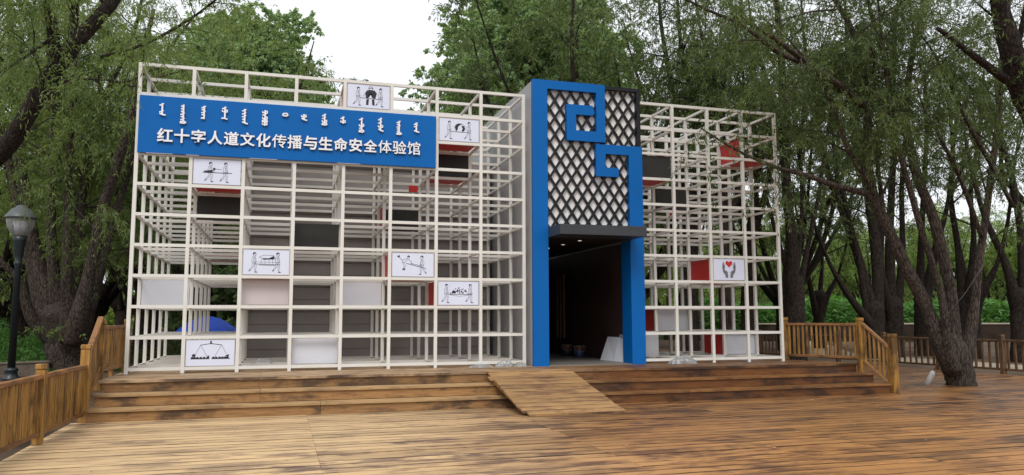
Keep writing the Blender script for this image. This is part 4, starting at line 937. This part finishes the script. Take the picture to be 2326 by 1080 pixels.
# pollards beyond the right fence, limbs traced one by one
def traced(seed, name, label, D0, base, head, limbs, leaf='leafD', bark='barkd', dens=3.0, group=None, per=32):
    random.seed(seed); T = Tree(); b = at(base[0], base[1], D0); b.z = GZ
    h = at(head[0], head[1], D0); w0 = .72 * base[2] * D0 / FPX / 2; w1 = .68 * head[2] * D0 / FPX / 2
    T.limb([b - Vector((0, 0, .2)), b.lerp(h, .35), b.lerp(h, .75), h, h + Vector((0, 0, .25))], [w0 * 1.2, w0 * 1.02, w0, w1 * .92, w1 * .35], 14, .09)
    for pts in limbs:
        pts = [(head[0] + (pts[0][0] - head[0]) * .35, head[1] + 46, pts[0][2] * 1.25)] + pts
        P, r_ = pl_((D0, D0 + random.uniform(-1.5, 1.5)), *pts, k=.62); P, r_ = T.limb(P, r_, 8, .04); T.dress(P, r_, .3, dens, (1.0, 2.6), (8, 12), .55, .3, (.6, 1.1), keep=high)
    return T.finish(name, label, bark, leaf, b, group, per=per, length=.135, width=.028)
GP = 'pollard trees beyond the right fence'
traced(41, 'willow_tree', 'thick dark willow standing hard beside the right end of the white frame', 24, (1808, 800, 58), (1805, 640, 62),
       [[(1800, 650, 50), (1800, 560, 40), (1788, 440, 36), (1780, 300, 33), (1776, 150, 28), (1765, 20, 20), (1750, -150, 10)], [(1815, 660, 30), (1835, 560, 18), (1860, 440, 15), (1880, 300, 12), (1900, 150, 8)], [(1795, 640, 24), (1760, 520, 14), (1730, 400, 12), (1712, 260, 9), (1700, 120, 6)], [(1806, 640, 24), (1822, 480, 15), (1818, 330, 13), (1830, 180, 10), (1820, 0, 6)]], group=GP)
traced(42, 'willow_tree', 'dark willow with a long limb leaning left, behind the right stair railing', 27, (1990, 800, 52), (1988, 700, 62),
       [[(1985, 705, 44), (1960, 620, 32), (1935, 540, 30), (1905, 455, 28), (1880, 390, 22), (1862, 300, 17), (1840, 180, 12), (1820, 40, 6)], [(1965, 720, 34), (1925, 668, 24), (1885, 600, 15), (1850, 510, 12), (1820, 400, 9), (1805, 280, 6)], [(1995, 700, 40), (1990, 560, 40), (1976, 460, 36), (1960, 370, 28), (1935, 250, 22), (1925, 100, 14), (1915, -60, 8)], [(1950, 590, 20), (1925, 480, 16), (1898, 380, 14), (1890, 260, 10), (1880, 130, 6)]], group=GP)
traced(43, 'willow_tree', 'dark willow with straight upright limbs, second right of the stair railing', 28, (2032, 805, 56), (2030, 690, 64),
       [[(2025, 690, 40), (2020, 560, 30), (2025, 440, 24), (2032, 300, 20), (2028, 150, 14), (2040, 0, 8)], [(2040, 690, 34), (2050, 560, 20), (2048, 430, 17), (2058, 300, 13), (2070, 160, 9)], [(2018, 690, 30), (2000, 600, 22), (2005, 480, 18), (1992, 350, 14), (2000, 200, 9)]], group=GP)
traced(44, 'willow_tree', 'dark willow partly hidden behind the left trunk of the forked tree', 29, (2098, 805, 52), (2096, 680, 62),
       [[(2090, 680, 36), (2092, 560, 22), (2098, 440, 18), (2104, 300, 14), (2100, 160, 9)], [(2105, 680, 32), (2130, 560, 18), (2155, 450, 15), (2165, 330, 12), (2180, 200, 8)], [(2100, 690, 30), (2112, 600, 16), (2142, 500, 13), (2170, 420, 10), (2200, 330, 6)]], group=GP)
traced(45, 'willow_tree', 'stout dark pollard behind the right trunk of the forked tree', 27, (2200, 800, 66), (2202, 665, 92),
       [[(2190, 665, 46), (2176, 560, 22), (2160, 450, 18), (2165, 330, 14), (2150, 200, 9)], [(2205, 665, 40), (2212, 540, 18), (2205, 430, 15), (2225, 300, 12), (2235, 160, 8)], [(2225, 672, 40), (2265, 600, 16), (2290, 500, 13), (2300, 400, 10), (2320, 280, 6)]], group=GP)
traced(46, 'willow_tree', 'dark pollard cut by the right edge of the photo', 25, (2318, 800, 60), (2320, 670, 92),
       [[(2305, 670, 40), (2280, 590, 26), (2240, 500, 20), (2215, 420, 15), (2190, 300, 10)], [(2325, 660, 40), (2318, 520, 26), (2298, 400, 22), (2272, 300, 16), (2262, 180, 10)], [(2330, 660, 40), (2345, 500, 24), (2310, 440, 20), (2278, 400, 16), (2270, 320, 12), (2240, 200, 7)], [(2335, 670, 40), (2380, 520, 26), (2400, 380, 18), (2420, 200, 10)]], group=GP)
traced(47, 'willow_tree', 'small pale pollard with flared head in front of the maize field', 36, (1860, 800, 32), (1860, 672, 62),
       [[(1845, 672, 22), (1830, 600, 12), (1815, 520, 9), (1800, 420, 6)], [(1862, 672, 20), (1868, 590, 11), (1862, 500, 8), (1880, 400, 5)], [(1878, 674, 22), (1905, 620, 11), (1925, 540, 8), (1935, 450, 5)]], leaf='leafL', group=GP)
# trees rising behind the right frame
GQ = 'willows behind the right frame'
traced(51, 'willow_tree', 'willow behind the right frame with two limbs beside the black lattice edge', 25, (1568, 800, 52), (1566, 560, 58),
       [[(1555, 560, 38), (1545, 400, 26), (1532, 236, 22), (1515, 139, 18), (1500, 40, 13), (1490, -120, 7)], [(1575, 560, 38), (1582, 400, 26), (1576, 236, 22), (1557, 160, 19), (1545, 90, 15), (1535, -60, 8)], [(1560, 560, 24), (1510, 400, 14), (1480, 280, 11), (1450, 180, 8), (1420, 80, 5)], [(1572, 560, 24), (1600, 420, 13), (1612, 280, 10), (1600, 130, 7), (1606, 0, 4)]], group=GQ, dens=3.2)
traced(52, 'willow_tree', 'willow behind the middle of the right frame, forking above the top beam', 23, (1650, 800, 48), (1650, 500, 44),
       [[(1648, 500, 36), (1642, 360, 28), (1634, 240, 25), (1628, 190, 20), (1610, 140, 14), (1590, 60, 9), (1570, -60, 5)], [(1640, 250, 22), (1648, 170, 18), (1660, 120, 14), (1680, 30, 9), (1700, -100, 5)], [(1655, 500, 26), (1690, 400, 16), (1705, 300, 13), (1690, 190, 11), (1680, 110, 8), (1660, 0, 5)]], group=GQ, dens=3.2)
traced(53, 'willow_tree', 'willow behind the right end of the right frame with leaning upper limbs', 26, (1700, 800, 50), (1702, 560, 52),
       [[(1700, 560, 36), (1714, 450, 24), (1735, 300, 21), (1728, 220, 18), (1706, 140, 14), (1690, 60, 9), (1680, -80, 5)], [(1705, 560, 30), (1748, 400, 20), (1755, 260, 18), (1738, 170, 15), (1715, 110, 11), (1700, 0, 6)], [(1695, 560, 26), (1672, 420, 15), (1660, 300, 12), (1640, 180, 8)]], group=GQ, dens=3.2)

# procedural pollards and poplars : a few meshes, copied
def pollard(seed, leaf, bole=1.7, h=11, nl=8, dens=2.4, rad=.34, spread=.40):
    random.seed(seed); T = Tree()
    T.limb([(0, 0, -.2), (0, 0, bole * .4), (.05, 0, bole * .8), (0, .05, bole), (0, 0, bole + .25)], [rad * 1.1, rad, rad, rad * 1.35, rad * .8], 12, .08)
    for i in range(nl):
        a = 2 * math.pi * (i + random.uniform(-.3, .3)) / nl; sp = random.uniform(.35, 1.1) * spread; p = Vector((math.cos(a) * rad * .7, math.sin(a) * rad * .7, bole - .05)); pts = [p]; d = Vector((math.cos(a) * (.5 + sp), math.sin(a) * (.5 + sp), 1)).normalized()
        hh = h * random.uniform(.75, 1.1) - bole; r0 = rad * random.uniform(.28, .42)
        for k in range(5):
            d = (d + Vector((random.gauss(0, .10), random.gauss(0, .10), .10))).normalized(); pts.append(pts[-1] + d * hh / 5)
        P, r_ = T.limb(pts, [r0, r0 * .85, r0 * .7, r0 * .52, r0 * .32, r0 * .12], 7, .04); T.dress(P, r_, .28, dens, (1.0, 2.8), (8, 12), .5, .35, (.6, 1.2))
    return T
def poplar(seed, h=16, cr=3.6, n=5200, bole=1.6):
    """broad leafed tree: leaf clumps over irregular lobes"""
    random.seed(seed); T = Tree(); P, r_ = T.limb([(0, 0, -.2), (.1, 0, h * .25), (-.1, .1, h * .55), (0, 0, h * .9)], [.30, .25, .16, .03], 9, .04)
    lobes = []; N_ = 64
    for i in range(N_):
        q = (i + .5) / N_; z = bole + (h - bole) * q; env = cr * (1 - abs(2 * q - .85) ** 2.6 * .62) if q < .92 else cr * .45
        a = i * 2.399 + random.uniform(-.5, .5); rr = env * random.uniform(.35, 1.0)
        lobes.append((Vector((math.cos(a) * rr, math.sin(a) * rr, z + random.uniform(-.5, .5))), random.uniform(.9, 1.6)))
        if i % 2: continue
        p = Vector((0, 0, max(bole * .8, z - 1.6))); T.bark.tube([p, p.lerp(lobes[-1][0], .55) + Vector((0, 0, .1)), lobes[-1][0]], [.06, .035, .012], 5, False)
    for _ in range(n):
        c, rr = random.choice(lobes); v = Vector((random.gauss(0, 1), random.gauss(0, 1), random.gauss(.15, .9))).normalized()
        T.tw.append((c + v * rr * random.uniform(0, 1) ** .4, (v * .6 + Vector((random.gauss(0, .5), random.gauss(0, .5), random.uniform(-.6, .5)))).normalized(), random.uniform(.15, .42)))
    return T
def copy_tree(o, loc, rz, sc, label, group=None):
    c = o.copy(); C.objects.link(c); c.location = loc; c.rotation_euler = (0, 0, rz); c.scale = (sc, sc, sc); c['label'] = label
    if group: c['group'] = group
    for ch in list(o.children):
        k = ch.copy(); C.objects.link(k); k.parent = c
    return c
def placed(px, D, z=GZ): p = at(px, 700, D); p.z = z; return p
PW = [pollard(61, 'leafD').finish('willow_tree', 'dark bushy willow just behind the left end of the left frame', 'barkd', 'leafL', (0, 0, 0), None, per=34, length=.15, width=.032),
      pollard(62, 'leafD', 2.0, 12.5, 9, 2.6).finish('willow_tree', 'dark willow towering behind the blue doorway', 'barkd', 'leafD', (0, 0, 0), None, per=34, length=.15, width=.032),
      pollard(63, 'leafD', 1.5, 9.0, 8, 2.4).finish('willow_tree', 'rounded willow in the far row beyond the maize field', 'barkd', 'leafF', (0, 0, 0), None, per=20, length=.21, width=.05)]
PP = [poplar(71).finish('poplar_tree', 'bright green tall tree right of the sky gap, directly behind the blue tower', 'bark', 'leafP', (0, 0, 0), None, per=38, length=.14, width=.10, droop=.15, spread=1.2),
      poplar(72, 14, 3.9).finish('poplar_tree', 'bright green tree left of the sky gap, above the middle of the blue sign', 'bark', 'leafP', (0, 0, 0), None, per=38, length=.14, width=.10, droop=.15, spread=1.2)]
used = set()
def put(o, px, D, rz, sc, label, group=None):
    if o.name not in used:
        used.add(o.name); o.location = placed(px, D); o.rotation_euler = (0, 0, rz); o.scale = (sc,) * 3; o['label'] = label
        if group: o['group'] = group
        return o
    return copy_tree(o, placed(px, D), rz, sc, label, group)
GL, GC, GF = 'willows behind the left frame', 'bright green tall trees behind the hall', 'trees of the far background rows'
put(PW[0], 330, 26, .3, 1.1, 'willow directly behind the left end of the left frame, its limbs seen through the grid', GL)
put(PW[0], 60, 31, 2.1, 1.15, 'willow behind the street lamp and tall grass', GL)
put(PW[2], 215, 34, 4.0, 1.3, 'willow further back between the big pollard and the frame corner', GL)
put(PW[0], 470, 31, 5.1, 1.15, 'willow behind the second column of the left frame, above the blue parasol', GL)
put(PW[2], -60, 27, 1.0, 1.2, 'willow at the extreme left edge behind the concrete wall', GL)
put(PP[1], 560, 33, .0, 1.02, 'bright green tree above the middle of the blue sign, left of the sky gap', GC)
put(PP[1], 662, 40, 2.0, 0.98, 'bright green tree bordering the sky gap on its left side', GC)
put(PP[0], 480, 38, 1.1, 1.0, 'tall green tree behind the top left of the sign', GC)
put(PP[0], 1168, 36, .0, 1.12, 'tall bright green tree bordering the sky gap on its right side', GC)
put(PP[0], 1200, 33, 2.2, 1.10, 'tall bright green tree right behind the top of the blue tower', GC)
put(PP[1], 1040, 42, 4.0, .72, 'lower green tree just right of the sky gap, above the globe picture', GC)
put(PP[0], 1225, 45, 3.0, 1.3, 'tall green tree further back behind the blue tower', GC)
put(PP[0], 1290, 37, 5.0, 1.15, 'tall green tree behind the top right corner of the blue tower', GC)
put(PW[1], 1330, 27, 1.0, 1.1, 'dark willow overhanging the top right of the blue tower', 'willows behind the right frame')
put(PW[1], 1440, 31, 3.0, 1.15, 'dark willow between the tower and the right frame', 'willows behind the right frame')
put(PW[1], 1780, 34, 5.0, 1.05, 'dark willow in the second row beyond the right end of the frame', 'pollard trees beyond the right fence')
far = 'leafy willow in the far background row, seen between nearer trunks'
for i, (px, D, k, sc) in enumerate([(1600, 62, 2, 1.0), (1690, 66, 2, 1.1), (1790, 64, 2, 1.0), (1880, 68, 2, 1.15), (1975, 65, 2, 1.0), (2060, 67, 2, 1.1), (2150, 64, 2, 1.1), (2250, 63, 2, 1.15), (2350, 64, 2, 1.2), (2450, 60, 2, 1.2), (2650, 55, 2, 1.2), (2900, 50, 2, 1.2), (-300, 42, 2, 1.3), (-520, 46, 2, 1.2), (-800, 40, 2, 1.3),
                                    (-130, 45, 2, 1.3), (10, 50, 2, 1.3), (130, 48, 2, 1.2), (280, 46, 2, 1.3), (400, 44, 2, 1.2), (540, 50, 2, 1.1), (700, 56, 2, .85), (860, 60, 2, .8), (1000, 58, 2, .9), (1150, 56, 2, 1.0), (1300, 54, 2, 1.1), (1430, 52, 2, 1.1), (1520, 50, 2, 1.1)]):
    put(PW[k], px, D, i * 1.7, sc, far, GF)
for i, (px, D, k, sc) in enumerate([(1720, 76, 0, 1.0), (1930, 80, 1, 1.1), (2110, 78, 0, 1.0), (2300, 80, 1, 1.1)]):
    put(PP[k], px, D, i * 2.1, sc * .62, 'pale green broadleaf tree in the farthest row beyond the maize', GF)
